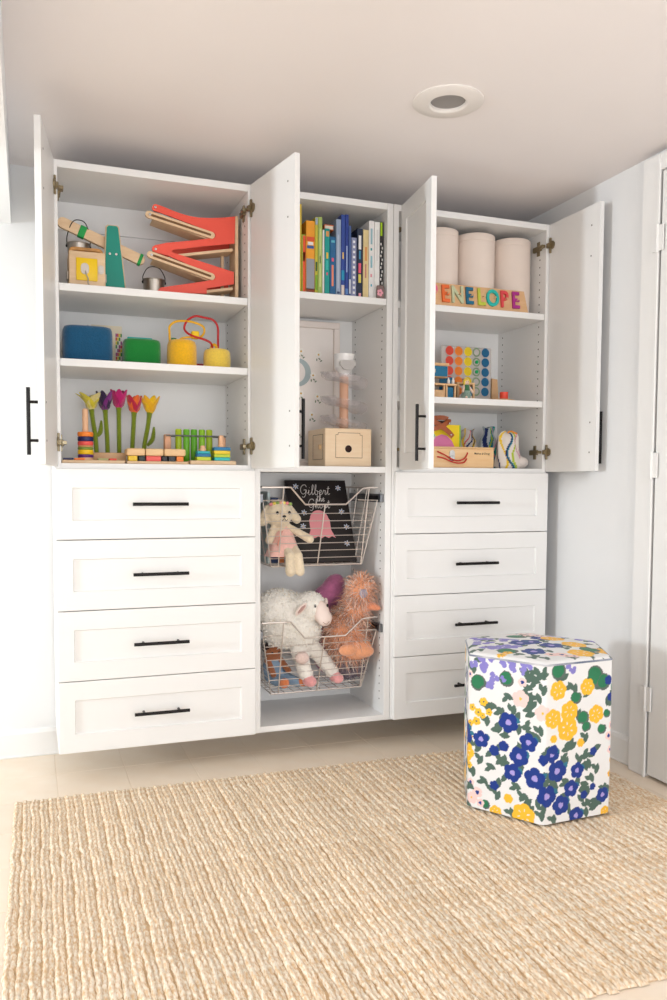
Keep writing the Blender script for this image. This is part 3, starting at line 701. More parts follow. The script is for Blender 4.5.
for x0, x1, c in ((0.258,0.29,(236,196,30)),(0.295,0.318,(24,40,36)),(0.322,0.376,(238,92,80)),(0.38,0.40,(20,20,24)),(0.404,0.43,(30,34,40)),(0.434,0.46,(240,130,40))):
    MB().box(x0, x1, 0.034, 0.08, 0.0115, 0.030, bev=0.0015).build('piece', paintm('pz%d%d' % (c[0], c[1]), c), b2)
for x0, x1 in ((0.252,0.318),(0.320,0.386),(0.388,0.468)): MB().box(x0, x1, 0.032, 0.115, 0.0305, 0.058, bev=0.006, seg=2).build('block', M_pine, b2)
b3 = thing('wooden_plank', 'thin pale wooden board under the small block stacks', 'board', (0, 0, D)); MB().box(0.484, 0.66, 0.025, 0.088, 0.0005, 0.016, bev=0.002).build('board', M_birch, b3)
# felt flowers
def flower(x, y, label, stem, petals, pc, tip, height, tilt, leaf=None):
    t = thing('felt_flower', label, 'felt flower', (x, y, D+.0445 if y > .13 and x < .262 else D+.0005), 0, 'felt flowers')
    base = 0.0; h = height-(0.044 if x < .262 else 0)
    fs = felt('stem_green', (120, 138, 20))
    sp = spline([(0,0,base),(tilt*.2,0,h*.35),(tilt*.7,0,h*.7),(tilt,0,h)], 5); N = len(sp)
    MB().tube(sp, [0.0088+0.0085*max(0, (i/N-.72)/.28)**1.5 for i in range(N)], 12).build('stem', fs, t)
    if leaf:
        lm = MB(); a = Vector((tilt*.3+.008, 0, h*.35)); b = a+Vector((leaf, -.004, h*.34)); mid = (a+b)/2+Vector((leaf*.3, 0, -.01))
        lm.tube(spline([a, mid, b], 6), [0.003+.006*math.sin(PI*min(1, (i+1)/13)) for i in range(13)], 8); lm.build('leaf', fs, t)
    top = Vector((tilt, 0, h-.01))
    for k in range(petals):
        a = 2*PI*k/petals+x*9; out_ = Vector((math.cos(a), math.sin(a)*.8, 0))
        P = [top+out_*.006, top+out_*.017+Vector((0,0,.018)), top+out_*(.022+tip[1]*.35)+Vector((0,0,.038)), top+out_*(.020+tip[1])+Vector((0,0,tip[0]))]
        sp = spline(P, 5); N = len(sp); side = out_.cross(Vector((0,0,1))).normalized()
        vs = []; fs_ = []; m = MB()
        for i, p in enumerate(sp):
            w = 0.023*math.sin(PI*min(.98, (.18+.82*i/(N-1))))**.7
            dn = out_*(-.0025)
            for u in (-1, -.5, 0, .5, 1): vs.append(p+side*w*u+out_*(-abs(u)**2*w*.5)); 
        for i in range(N-1):
            for j in range(4): q0 = i*5+j; fs_.append((q0, q0+1, q0+6, q0+5))
        off = len(vs); vs2 = [v+out_*.004 for v in vs]; fs2 = [tuple(reversed([i+off for i in f])) for f in fs_]
        rim = [i*5 for i in range(N)]+[(N-1)*5+j for j in range(1, 5)]+[i*5+4 for i in range(N-2, -1, -1)]+[j for j in range(3, 0, -1)]
        fr = [(rim[i], rim[(i+1) % len(rim)], rim[(i+1) % len(rim)]+off, rim[i]+off) for i in range(len(rim))]
        m.add(vs+vs2, fs_+fs2+fr); m.build('petal', felt('petal%d_%d' % (pc[k % len(pc)][0], pc[k % len(pc)][1]), pc[k % len(pc)]), t, ang=80)
    MB().ell((top.x, top.y, top.z+.008), (.016, .015, .018), 12, 8).build('flower_core', felt('petal%d_%d' % (pc[0][0], pc[0][1]), pc[0]), t)
flower(0.158, 0.20, 'felt flower with pale yellow open petals', 0, 5, [(232,216,140),(222,206,50),(222,206,50)], (0.056, 0.040), 0.222, -0.018, 0.016)
flower(0.199, 0.20, 'felt flower with dark purple petals', 0, 5, [(120,36,120),(40,22,62),(44,24,66)], (0.066, 0.010), 0.222, -0.008)
flower(0.242, 0.20, 'felt flower with magenta petals', 0, 5, [(196,18,110),(170,14,92),(190,20,110)], (0.064, 0.010), 0.232, 0.0)
flower(0.290, 0.20, 'felt flower with orange and crimson petals', 0, 5, [(236,104,40),(190,24,60),(236,110,40),(200,30,80)], (0.062, 0.008), 0.215, 0.010)
flower(0.332, 0.20, 'felt flower with golden yellow petals and a leaf', 0, 6, [(246,196,10),(240,180,20)], (0.062, 0.016), 0.215, 0.028, 0.026)
# tube rack
t = thing('tube_rack', 'wooden rack with a wire rail holding five green tubes', 'toy rack', (0, 0, D))
MB().box(0.400, 0.655, 0.10, 0.165, 0.0005, 0.010, bev=0.002).build('base', mat('dark_green', (34, 84, 44), 0.6), t)
for x in (0.415, 0.628): MB().box(x-.012, x+.012, 0.115, 0.150, 0.0105, 0.117, bev=0.003).build('end_post', mat('pink_beech', (214, 160, 124), 0.5, var=0.3, scale=20), t)
for y in (0.106, 0.159): MB().tube([(0.405,y,0.112),(0.64,y,0.112)], 0.003, 8).build('rail', mat('rail_grey', (120, 124, 124), 0.4, 0.6), t)
tc_ = [((196,204,20),(120,176,20)),((132,204,44),(60,150,30)),((120,196,36),(50,140,30)),((168,210,36),(96,180,40)),((206,208,24),(96,176,36))]
for x, (c1, c2) in zip((0.458, 0.489, 0.518, 0.549, 0.578), tc_):
    k = thing('green_tube', 'upright lime green tube in the rack, %s' % {0.458:'nearest the wide end block',0.489:'second from the wide end block',0.518:'middle of the five',0.549:'second from the peg blocks side',0.578:'nearest the thin end block'}[x], 'toy tube', (x, 0.1325, D+.0105), 0, 'green tubes in the rack')
    MB().lathe([(0.0105,0),(0.0125,0.003),(0.0125,0.124),(0.010,0.128),(0,0.128)], n=18).build('tube_body', mat('tube%d' % c1[0], c1, 0.4, var=0.9, scale=6, col2=c2), k)
def stack(x, y, layers, label, peg):
    k = thing('block_stack', label, 'stacking toy', (x, y, D+.0165), 0, 'small block stacks'); z = 0
    for w, h, c in layers: MB().box(-w, w, -.02, .02, z, z+h-.0004, bev=0.0015).build('block', paintm('bk%d_%d' % c[:2], c), k); z += h
    MB().lathe([(0.013,z),(0.013,z+.008),(0.010,z+.010),(0.0095,z+peg),(0.006,z+peg+.003),(0,z+peg+.003)], n=16).build('peg', mat('peg_pink_wood', (240, 190, 150), 0.5), k)
stack(0.537, 0.055, [(0.027,.014,(196,212,40)),(0.027,.012,(10,110,160)),(0.024,.010,(30,176,186))], 'low stack of lime, blue and teal blocks with a short peg', 0.018)
stack(0.608, 0.055, [(0.030,.013,(30,190,190)),(0.031,.013,(190,206,40)),(0.031,.013,(240,208,40)),(0.032,.013,(0,120,170))], 'taller stack of teal, lime, yellow and blue blocks', 0.042)
# ---------------------------------------------------------------- books
M_page = mat('book_pages', (236, 228, 212), 0.9, var=0.1, scale=200, stretch=(8, 0.1, 0.1))
def book(x0, x1, ztop, col, label, marks=(), depth=0.20, y0=0.03, col_top=None, lean=0.0, zb=1.834):
    t = thing('picture_book', label, 'book', ((x0+x1)/2, y0, zb), 0, 'books on the upper shelf')
    w = (x1-x0)/2-.0006; h = ztop-zb; m = mat('cover_%d_%d_%d' % col, col, 0.45, var=0.08, scale=30)
    c = 0.0018
    mb = MB(); mb.box(-w, w, 0, .003, 0.0006, h, bev=0.0007); mb.box(-w, -w+c, .003, depth, 0.0006, h); mb.box(w-c, w, .003, depth, 0.0006, h)
    cv = mb.build('cover', m, t, smooth=False)
    MB().box(-w+c+.0002, w-c-.0002, .0035, depth-.004, 0.003, h-.004).build('pages', M_page, t, smooth=False)
    for (f0, f1, g0, g1, mc) in marks:
        MB().box(-w+2*w*f0, -w+2*w*f1, -0.0005, 0.0, h*g0, h*g1).build('spine_print', mat('ink_%d_%d_%d' % mc, mc, 0.5), cv, smooth=False)
    if lean: t.rotation_euler = (0, lean, 0)
    return t
W_, OR_, PK_, TE_ = (240,238,235), (240,130,40), (232,90,120), (40,160,160)
book(0.893, 0.9225, 2.172, (206,178,40), 'tallest mustard yellow book beside the open door', [(.2,.8,.55,.57,(190,70,40)),(.2,.8,.3,.48,(150,150,60))])
book(0.923, 0.9395, 2.058, (150,180,60), 'short lime book with a red-orange spine strip', [(.22,.95,.03,.98,(232,84,40)),(.3,.8,.55,.70,(250,180,60))])
book(0.940, 0.9765, 2.113, (240,160,34), 'thick orange book with a grey lower half', [(0.03,.97,.06,.48,(150,152,160)),(0.03,.97,.01,.07,(140,60,30)),(.05,.95,.72,.78,(222,84,40)),(.1,.9,.62,.66,(40,90,160)),(.2,.8,.67,.71,W_)])
book(0.977, 0.9895, 2.130, (200,190,60), 'thin yellow-green book with a pale top', [(.1,.9,.9,.99,(150,170,190)),(.2,.8,.3,.42,(40,90,40)),(.1,.9,.05,.25,(120,170,40))])
book(0.990, 1.0075, 2.132, (164,186,96), 'soft green book with a mottled spine', [(.25,.75,.1,.85,(196,210,130)),(.35,.6,.4,.5,(90,120,60))])
book(1.008, 1.0165, 2.085, (232,228,220), 'thin white book left of the teal one')
book(1.017, 1.0385, 2.091, (0,150,142), 'bright teal book with small orange lettering', [(.25,.85,.88,.96,(220,150,80)),(.3,.7,.55,.64,(230,190,60)),(.3,.65,.38,.52,(60,190,180)),(.35,.65,.3,.34,PK_)])
book(1.039, 1.0645, 2.062, (14,92,140), 'blue book with pink lettering down its spine', [(.3,.65,.58,.64,PK_),(.3,.62,.16,.52,(236,140,110)),(.2,.8,.90,.94,(90,180,200))])
book(1.065, 1.0855, 2.132, (150,166,190), 'pale grey-blue book of medium height', [(.3,.6,.1,.8,(176,188,206)),(.2,.8,.03,.06,(30,50,90))])
book(1.086, 1.1025, 2.152, (40,70,150), 'tall royal blue book with a white foot', [(.1,.9,.02,.14,(220,206,196)),(.1,.9,.2,.32,(20,140,180)),(.35,.7,.46,.54,(240,200,80))])
book(1.103, 1.1185, 2.154, (30,58,140), 'tall navy book with white spine lettering', [(.35,.65,.3,.62,(170,190,226)),(.1,.9,.03,.1,(90,130,190))])
book(1.119, 1.1295, 2.112, (70,96,150), 'thin slate blue book', [(.1,.9,.05,.25,(200,206,220))])
book(1.130, 1.1525, 2.068, (140,146,180), 'short lavender-grey book with white dashes', [(.3,.7,.06+.085*k,.10+.085*k,W_) for k in range(11)])
book(1.154, 1.1795, 2.106, (26,40,66), 'dark navy book with white, pink and yellow spine lettering', [(.25,.7,.70,.90,W_),(.35,.6,.56,.68,(60,150,190)),(.25,.7,.36,.5,PK_),(.25,.7,.22,.34,(220,206,90)),(.3,.7,.02,.07,(240,160,170))])
book(1.180, 1.2045, 2.104, (226,204,150), 'cream coloured book beside dark navy one', [(.3,.7,.55,.75,(220,150,90)),(.35,.6,.3,.5,(200,130,120))])
book(1.205, 1.2285, 2.142, (238,236,234), 'white book with small blue marks', [(.3,.65,.7,.9,(150,190,200)),(.3,.6,.62,.65,TE_),(.3,.65,.4,.55,(140,190,200)),(.35,.6,.16,.19,(60,170,190)),(.3,.6,.28,.32,(230,150,160))])
book(1.229, 1.2525, 2.140, (244,243,240), 'plain white book next to the black and white one', [(.4,.6,.5,.9,(226,224,222))])
book(1.253, 1.2695, 2.142, (40,38,40), 'black and white speckled book with a lime top', [(.05,.6,.82,.99,(170,210,20))]+[(.1+.2*(k%3),.4+.2*(k%3),.1+.05*k,.13+.05*k,W_) for k in range(13)])
t = thing('small_pouch', 'small grey pouch with a pink flower in front of white books', 'pouch', (1.248, 0.012, 1.834))
MB().box(-0.016, 0.016, -.006, .006, 0.0006, 0.052, bev=0.005, seg=2).build('body', mat('pouch_grey', (140, 116, 112), 0.8), t)
fm = MB()
for k in range(5): fm.ell((-.004+.008*math.cos(k*1.257), -.0068, 0.022+.009*math.sin(k*1.257)), (.006, .0015, .006), 10, 6)
fm.build('flower_patch', mat('pouch_pink', (244, 170, 186), 0.8), t)
t = thing('picture_book', 'orange and white book lying flat on top of the blue ones', 'book', (1.0405, 0.13, 2.0925), 0, 'books on the upper shelf')
mb = MB(); mb.box(-0.018, 0.022, -0.08, 0.09, 0.0, 0.003); mb.box(-0.018, 0.022, -0.08, 0.09, 0.017, 0.020); mb.box(-.018, -.015, -.08, .09, .003, .017)
mb.build('cover', mat('cover_orange_flat', (214, 110, 60), 0.5), t, smooth=False); MB().box(-0.0148, 0.020, -0.0785, 0.088, 0.0032, 0.0168).build('pages', M_page, t, smooth=False)

# ---------------------------------------------------------------- framed print and ball-drop tower
t = thing('framed_print', 'pale framed print of a moon and daisies behind the ball tower', 'picture', (1.045, 0.345, DECK))
for (x0, x1, z0, z1) in ((-.155,.155,.0005,.028),(-.155,.155,.602,.630),(-.155,-.127,.028,.602),(.127,.155,.028,.602)):
    MB().box(x0, x1, -0.012, 0.012, z0, z1, bev=0.003).build('frame_bar', mat('frame_pale', (240, 228, 220), 0.5), t)
sh = MB().box(-.127, .127, 0.002, 0.006, .028, .602).build('print_sheet', mat('print_paper', (246, 238, 232), 0.7), t, smooth=False)
mo = []
for k in range(25): a = PI*.55+PI*1.05*k/24-PI*.5; mo.append((0.055*math.cos(a-1.3), 0.055*math.sin(a-1.3)))
arc = [(-.035+.06*math.cos(a), .41+.06*math.sin(a)) for a in np.linspace(-1.4, 1.4, 20)]+[(-.055+.055*math.cos(a), .41+.05*math.sin(a)) for a in np.linspace(1.25, -1.25, 20)]
MB().prism(arc, 0.0012, 0.0019, 'y').build('moon', mat('print_moon', (176, 190, 192), 0.7), sh, smooth=False)
M_wp, M_lf, M_ye = mat('print_white', (250, 246, 240), 0.7), mat('print_leaf', (100, 120, 90), 0.7), mat('print_gold', (220, 180, 90), 0.7)
for (x, z) in ((-.02,.50),(.06,.49),(.035,.40),(-.06,.36),(-.02,.32),(.055,.31),(-.06,.24),(.03,.23),(-.03,.16),(.06,.15),(-.09,.45),(-.09,.14)):
    d = MB()
    for k in range(6): d.ell((x+.009*math.cos(k*PI/3), .0014, z+.009*math.sin(k*PI/3)), (.0055, .0006, .0055), 8, 4)
    o = d.build('daisy', M_wp, sh); MB().ell((x, .0008, z), (.0045, .0006, .0045), 8, 4).build('daisy_eye', M_ye, sh)
    e = MB()
    for k, (dx, dz) in enumerate(((.004,-.018),(-.008,-.022),(.012,-.026))): e.ell((x+dx, .0015, z+dz), (.006, .0004, .0028), 8, 4, rot=(0, .6+k, 0))
    e.build('daisy_leaf', M_lf, sh)
M_birchp = mat('birch_pale', (238, 208, 170), 0.5, var=0.5, scale=10, col2=(244, 220, 188), stretch=(1, 1, 8))
t = thing('ball_drop_box', 'wooden box with a round hole and a clear spiral ball tower', 'ball tower', (1.13, 0.135, DECK))
bx = MB().box(-0.101, 0.101, -0.085, 0.125, 0.0005, 0.154, bev=0.003).build('box', M_birchp, t)
fp = MB(); pn = [(-0.055,0.036),(0.060,0.036),(0.060,0.128),(0.050,0.128),(0.050,0.136),(-0.045,0.136),(-0.045,0.128),(-0.055,0.128)]
for i in range(len(pn)): a, b = pn[i], pn[(i+1) % len(pn)]; fp.tube([(a[0], -0.0852, a[1]), (b[0], -0.0852, b[1])], 0.0009, 4)
fp.build('panel_groove', M_darkw, bx)
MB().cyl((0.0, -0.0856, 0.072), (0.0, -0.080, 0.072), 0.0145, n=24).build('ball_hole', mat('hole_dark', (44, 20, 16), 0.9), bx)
sg_ = MB()
for a, b in (((-.06,.03),(.06,.03)),((.06,.03),(.06,.13)),((.06,.13),(-.06,.13)),((-.06,.13),(-.06,.03))): sg_.tube([(-0.1014, a[0], a[1]), (-0.1014, b[0], b[1])], 0.0009, 4)
sg_.build('side_groove', M_darkw, bx)
MB().cyl((-0.108, -0.03, 0.08), (-0.101, -0.03, 0.08), 0.010, n=16).build('knob', M_pine, bx)
cx0 = 0.012
MB().cyl((cx0, 0, 0.1545), (cx0, 0, 0.385), 0.0185, n=24).build('column', mat('column_wood', (234, 182, 150), 0.5, var=0.3, scale=12, stretch=(1,1,.2)), t)
M_clear = mat('clear_plastic', (236, 226, 228), 0.08, trans=0.85, alpha=0.42)
def spiral_tray(z0):
    vs = []; fs = []; n = 34
    for i in range(n):
        a = -PI*.25+2.3*PI*i/(n-1)*0.62; z = z0-0.055*i/(n-1); cr = [(0.020,0.0),(0.045,-0.010),(0.075,-0.010),(0.094,0.004),(0.098,0.022)]
        for r, dz in cr: vs.append((cx0+r*math.cos(a+PI*.75), r*math.sin(a+PI*.75), z+dz))
    for i in range(n-1):
        for j in range(4): q0 = i*5+j; fs.append((q0, q0+1, q0+6, q0+5))
    off = len(vs); vs2 = [(x, y, z-.0025) for x, y, z in vs]; fs2 = [tuple(reversed([k+off for k in f])) for f in fs]
    rim = [i*5 for i in range(n)]+[(n-1)*5+j for j in range(1,5)]+[i*5+4 for i in range(n-2,-1,-1)]+[3,2,1]
    fs3 = [(rim[i], rim[(i+1) % len(rim)], rim[(i+1) % len(rim)]+off, rim[i]+off) for i in range(len(rim))]
    MB().add(vs+vs2, fs+fs2+fs3).build('spiral_tray', M_clear, t, ang=50)
for z in (0.385, 0.285, 0.205): spiral_tray(z)
M_fun = mat('funnel_white', (246, 244, 242), 0.35)
fn = MB(); fn.lathe([(0.019,0.370),(0.020,0.384),(0.040,0.408),(0.042,0.440),(0.0435,0.462),(0.0405,0.462),(0.038,0.43),(0.0,0.415)], c=(cx0,0,0), n=30); fn.build('funnel', M_fun, t)
MB().prism([(cx0+(.034 if math.cos(a) > 0 else -.034)*abs(math.cos(a))**.6*(1 if math.sin(a) > -.3 else .8), .424+(.010 if math.sin(a) > 0 else -.030)*abs(math.sin(a))**.7) for a in np.linspace(0, 2*PI, 24, endpoint=False)], -0.0445, -0.036, 'y').build('funnel_opening', mat('funnel_inner', (190, 186, 182), 0.5), t)

# ---------------------------------------------------------------- wire baskets
def basket(ztop, zbot, label):
    t = thing('wire_basket', label, 'basket', (1.01, 0.0, 0.0), 0, 'sliding wire baskets')
    w = 0.243; wb = 0.195; yf, yfb, yb, ybb = 0.035, 0.085, 0.355, 0.32
    dz = 0.068
    rim = [(-w,yb,ztop),(-w,yf,ztop),(-.155,yf,ztop),(-.128,yf,ztop),(-.068,yf,ztop-dz),(.105,yf,ztop-dz),(.178,yf,ztop-.004),(.21,yf,ztop),(w,yf,ztop),(w,yb,ztop)]
    MB().tube(rim, 0.0036, 8, closed=True).build('rim', M_wire, t)
    bt = [(-wb,ybb,zbot),(-wb,yfb,zbot),(wb,yfb,zbot),(wb,ybb,zbot)]
    MB().tube(bt, 0.0032, 8, closed=True).build('bottom_frame', M_wire, t)
    def lerp(a, b, f): return tuple(a[i]+(b[i]-a[i])*f for i in range(3))
    fg = MB()
    for k in range(7):
        f = 0.33+0.095*k
        yy = yf+(yfb-yf)*f; zz = ztop+(zbot-ztop)*f; ww = w+(wb-w)*f
        x0 = -ww; fg.tube([(-ww,yy,zz),(ww,yy,zz)], 0.0017, 6)
    for xt, xb, zt_ in ((-.158,-.165,ztop),(0.015,0.0,ztop-dz),(.205,.190,ztop-.001)):
        fg.tube([(xt, yf-.002, zt_), (xb, yfb-.002, zbot)], 0.0026, 6)
    fg.build('front_grid', M_wire, t)
    for s_ in (-1, 1):
        sg = MB()
        for k in range(7):
            f = 0.28+0.10*k; ww = w+(wb-w)*f
            sg.tube([(s_*ww, yf+(yfb-yf)*f, ztop+(zbot-ztop)*f), (s_*ww, yb+(ybb-yb)*f, ztop+(zbot-ztop)*f)], 0.0015, 6)
        for k in range(4):
            f = k/3; sg.tube([(s_*w, yf+(yb-yf)*f, ztop-(.05 if k == 0 else 0)), (s_*wb, yfb+(ybb-yfb)*f, zbot)], 0.0024, 6)
        sg.tube([(s_*w, yf, ztop-.052), (s_*w, yb, ztop-.052)], 0.0024, 6)
        sg.tube([(s_*w, yf, ztop-.052), (s_*.158, yf, ztop-.050)], 0.002, 6)
        sg.build('side_grid', M_wire, t)
        MB().box(s_*(w+.004), s_*.2615, 0.012, 0.36, ztop-.060, ztop-.026, bev=0.002).build('runner', mat('runner_steel', (120, 122, 126), 0.35, 0.9), t)
        MB().box(s_*(w+.0015), s_*(w+.0038), 0.035, 0.16, ztop-.053, ztop-.033).build('slide', mat('slide_dark', (40, 40, 44), 0.4, 0.8), t)
    bg = MB()
    for k in range(10):
        x = -wb+2*wb*(k+.5)/10; bg.tube([(x, yfb, zbot+.001), (x, ybb, zbot+.001)], 0.0015, 6)
    for k in range(1, 6):
        y = yfb+(ybb-yfb)*k/6; bg.tube([(-wb, y, zbot-.001), (wb, y, zbot-.001)], 0.0015, 6)
    bg.build('bottom_grid', M_wire, t)
    kg = MB()
    for k in range(5):
        f = 0.15+0.17*k; kg.tube([(-(w+(wb-w)*f), yb+(ybb-yb)*f, ztop+(zbot-ztop)*f), (w+(wb-w)*f, yb+(ybb-yb)*f, ztop+(zbot-ztop)*f)], 0.0015, 6)
    kg.build('back_grid', M_wire, t)
    return t
basket(1.078, 0.762, 'upper wire basket holding a black picture book and a puppy doll')
basket(0.544, 0.247, 'lower wire basket full of plush animals')

# black picture book leaning in the upper basket
t = thing('picture_book', 'large black picture book with white cursive title and daisies', 'book', (1.075, 0.150, 0.768))
t.rotation_euler = (math.radians(-24), 0, 0)
BW, BH = 0.138, 0.372
cv = MB(); cv.box(-BW, BW, 0, .003, 0, BH, bev=.001); cv.box(-BW, BW, .011, .014, 0, BH, bev=.001); cv.box(-BW, -BW+.003, .003, .011, 0, BH)
cv = cv.build('cover', mat('book_black', (30, 25, 26), 0.35), t, smooth=False)
MB().box(-BW+.0032, BW-.003, .0032, .0108, .003, BH-.003).build('pages', M_page, t, smooth=False)
M_ink = mat('chalk_white', (232, 228, 224), 0.7)
GL = {  # cursive strokes in a unit box, one polyline each
 'G': [[(.62,.78),(.5,.98),(.25,.95),(.08,.65),(.1,.3),(.3,.1),(.52,.25),(.56,.5),(.36,.48),(.6,.5),(.55,.1),(.4,-.2),(.2,-.15)]],
 'i': [[(0,.15),(.1,.35),(.14,.5),(.1,.15),(.18,.02),(.32,.15)],[(.17,.7),(.19,.72)]],
 'l': [[(0,.15),(.18,.6),(.22,.95),(.13,.95),(.1,.4),(.14,.05),(.3,.15)]],
 'b': [[(0,.15),(.16,.6),(.2,.95),(.12,.95),(.08,.3),(.14,.04),(.3,.08),(.34,.35),(.22,.45),(.36,.34),(.46,.36)]],
 'e': [[(0,.15),(.2,.28),(.22,.45),(.12,.48),(.06,.25),(.14,.04),(.34,.15)]],
 'r': [[(0,.15),(.1,.48),(.16,.42),(.28,.44),(.24,.2),(.28,.04),(.4,.15)]],
 't': [[(0,.15),(.12,.5),(.16,.85),(.1,.3),(.15,.04),(.3,.15)],[(.02,.62),(.28,.66)]],
 'h': [[(0,.15),(.16,.6),(.2,.95),(.12,.95),(.08,.02),(.14,.35),(.26,.46),(.28,.2),(.32,.03),(.44,.15)]],
 'o': [[(.2,.46),(.06,.35),(.08,.08),(.22,.04),(.32,.25),(.22,.46),(.3,.4),(.44,.42)]],
 's': [[(0,.15),(.16,.48),(.26,.25),(.22,.05),(.06,.08),(.2,.06),(.36,.15)]]}
GW = {'G':.72,'i':.32,'l':.30,'b':.46,'e':.34,'r':.40,'t':.30,'h':.44,'o':.44,'s':.36}
def cursive(word, x, z, size):
    m = MB(); x0 = x-sum(GW[c] for c in word)*size/2
    for c in word:
        for st_ in GL[c]:
            m.tube(spline([(x0+p[0]*size+p[1]*size*.12, -0.0006, z+p[1]*size) for p in st_], 4), 0.0012, 4)
        x0 += GW[c]*size
    return m
for wd, x, z, sz in (('Gilbert', -0.010, 0.302, .048), ('the', 0.012, 0.272, .034), ('Ghost', 0.000, 0.240, .044)):
    cursive(wd, x, z, sz).build('lettering', M_ink, cv)
# plain pink wavy-hemmed patch, faceless stand-in for the printed figure
gp = [(-.040+.080*k/8, -.052+(.007 if k % 2 else 0)) for k in range(9)]+[(.040,-.02),(.040,.02)]+[(.036*math.cos(a), .022+.036*math.sin(a)) for a in np.linspace(.1, PI-.1, 14)]+[(-.040,.02),(-.040,-.02)]
gp = [(x*(1.55 if z < -.03 else 1.15)-.006, z*1.15+.165) for x, z in gp]
MB().prism(gp, -0.0012, -0.0001, 'y').build('pink_patch', mat('patch_pink', (240, 158, 164), 0.7), cv, smooth=False)
for (x, z) in ((-.092,.342),(.100,.335),(-.070,.222),(.100,.225),(-.082,.160),(.112,.155),(.104,.080)):
    d = MB()
    for k in range(6): d.ell((x+.008*math.cos(k*PI/3+.3), -.0005, z+.008*math.sin(k*PI/3+.3)), (.0062, .0006, .0028), 8, 4, rot=(0, -(k*PI/3+.3), 0))
    d.build('daisy', mat('cover_daisy', (206, 214, 232), 0.7), cv); MB().ell((x, -.0010, z), (.0032, .0008, .0032), 8, 4).build('daisy_eye', M_ye, cv)
# small books in the back-left of the upper basket
for k, (x0, x1, zz, c, lb) in enumerate(((0.826, 0.838, 1.06, (190,206,206), 'thin pale blue book behind the puppy doll'), (0.842, 0.872, 1.035, (24,50,100), 'dark blue book behind the puppy doll'), (0.876, 0.898, 1.02, (196,110,50), 'orange-brown book behind the puppy doll'))):
    book(x0, x1, zz, c, lb, depth=0.14, y0=0.175, zb=0.766)['group'] = 'books in the upper basket'

# ---------------------------------------------------------------- plush animals
def plush(name, ells, m, parent, vox=0.006, smooth=6, label=None):
    mb = MB()
    for e in ells:
        if len(e) == 3 and isinstance(e[2], tuple): mb.ell(e[0], e[1], 16, 12, rot=e[2])
        else: mb.ell(e[0], e[1], 16, 12)
    o = mb.build(name, m, parent, label=label)
    r = o.modifiers.new('remesh', 'REMESH'); r.mode = 'VOXEL'; r.voxel_size = vox; r.use_smooth_shade = True
    s = o.modifiers.new('smooth', 'SMOOTH'); s.iterations = smooth; s.factor = 0.5
    return o
def limb(p, q, r0, r1, n=7):
    p, q = Vector(p), Vector(q); return [(tuple(p.lerp(q, i/(n-1))), r0+(r1-r0)*i/(n-1)) for i in range(n)]
def fur(name, ells, count, L, wid, mats, parent, droop=0.35, seed=1, curl=0.0, xmax=None):
    r = np.random.default_rng(seed); mb = MB(); area_ = []
    for e in ells:
        rr = e[1] if isinstance(e[1], (tuple, list)) else (e[1],)*3
        area_.append(rr[0]*rr[1]+rr[1]*rr[2]+rr[0]*rr[2])
    area_ = np.array(area_)/sum(area_); done = 0
    Rs = [(Vector(e[0]), Vector(e[1] if isinstance(e[1], (tuple, list)) else (e[1],)*3)) for e in ells]
    while done < count:
        i = r.choice(len(ells), p=area_); c, R3 = Rs[i]
        v = Vector(r.normal(0, 1, 3)).normalized(); p = Vector((c.x+v.x*R3.x, c.y+v.y*R3.y, c.z+v.z*R3.z))
        if any(j != i and sum(((p[a]-Rs[j][0][a])/Rs[j][1][a])**2 for a in range(3)) < .9 for j in range(len(Rs))): done += 0.2; continue
        nn = Vector((v.x/R3.x, v.y/R3.y, v.z/R3.z)).normalized(); d = (nn+Vector(r.normal(0, .45, 3))).normalized()
        l = L*r.uniform(.5, 1.15); sd = d.cross(Vector(r.normal(0, 1, 3))).normalized()*wid*r.uniform(.6, 1.3)
        p1 = p+d*l*.55; p2 = p+d*l+Vector((0, 0, -droop*l))+Vector(r.normal(0, curl, 3))*l
        p = p-nn*.002
        mb.add([p-sd, p+sd, p1-sd*.8, p1+sd*.8, p2], [(0,1,3,2),(2,3,4)], mi=int(r.integers(len(mats)))); done += 1
    if xmax is not None: mb.v = [(min(v[0], xmax), v[1], v[2]) for v in mb.v]
    me = bpy.data.meshes.new(name); me.from_pydata(mb.v, [], mb.f); me.polygons.foreach_set('material_index', mb.mi)
    for m in mats: me.materials.append(m)
    o = bpy.data.objects.new(name, me); COL.objects.link(o); o.parent = parent; o['kind'] = 'stuff'
    return o
M_cream = felt('cream', (238, 220, 190)); M_blush = felt('blush', (246, 196, 184)); M_eye = mat('bead_black', (18, 16, 18), 0.15)
# puppy doll
t = thing('plush_doll', 'cream knitted puppy doll in a pink dress, legs through the basket', 'plush toy', (0.864, 0.11, 0.827))
bd = [((-.010,0,.146),(.056,.048,.056)), ((-.004,-.016,.128),(.040,.036,.034)), ((.002,0,.08),(.022,.020,.03))]
bd += [((.006,.005,.040),(.032,.028,.045)), ((.012,.006,.010),(.036,.030,.030))]
bd += limb((-.030,-.004,.092),(-.052,-.012,.040),.014,.018)+limb((.030,-.004,.092),(.112,-.030,.042),.014,.018)
bd += limb((.014,0,.010),(.016,-.066,-.02),.019,.018,5)+limb((.016,-.066,-.02),(.016,-.076,-.082),.018,.021,6)
bd += limb((.050,0,.010),(.052,-.066,-.02),.019,.018,5)+limb((.052,-.066,-.02),(.056,-.076,-.082),.018,.020,6)
bd += limb((-.056,.004,.170),(-.076,.002,.118),.013,.024,6)+limb((.034,.004,.175),(.066,.0,.122),.012,.019,6)
plush('body', bd, M_cream, t, 0.0045, 4)
dm = MB(); n = 28; prof = [(0.026,.094),(0.036,.075),(0.046,.045),(0.060,.012),(0.074,-.022),(0.076,-.026),(0.071,-.026),(0.056,.012),(0.030,.06)]
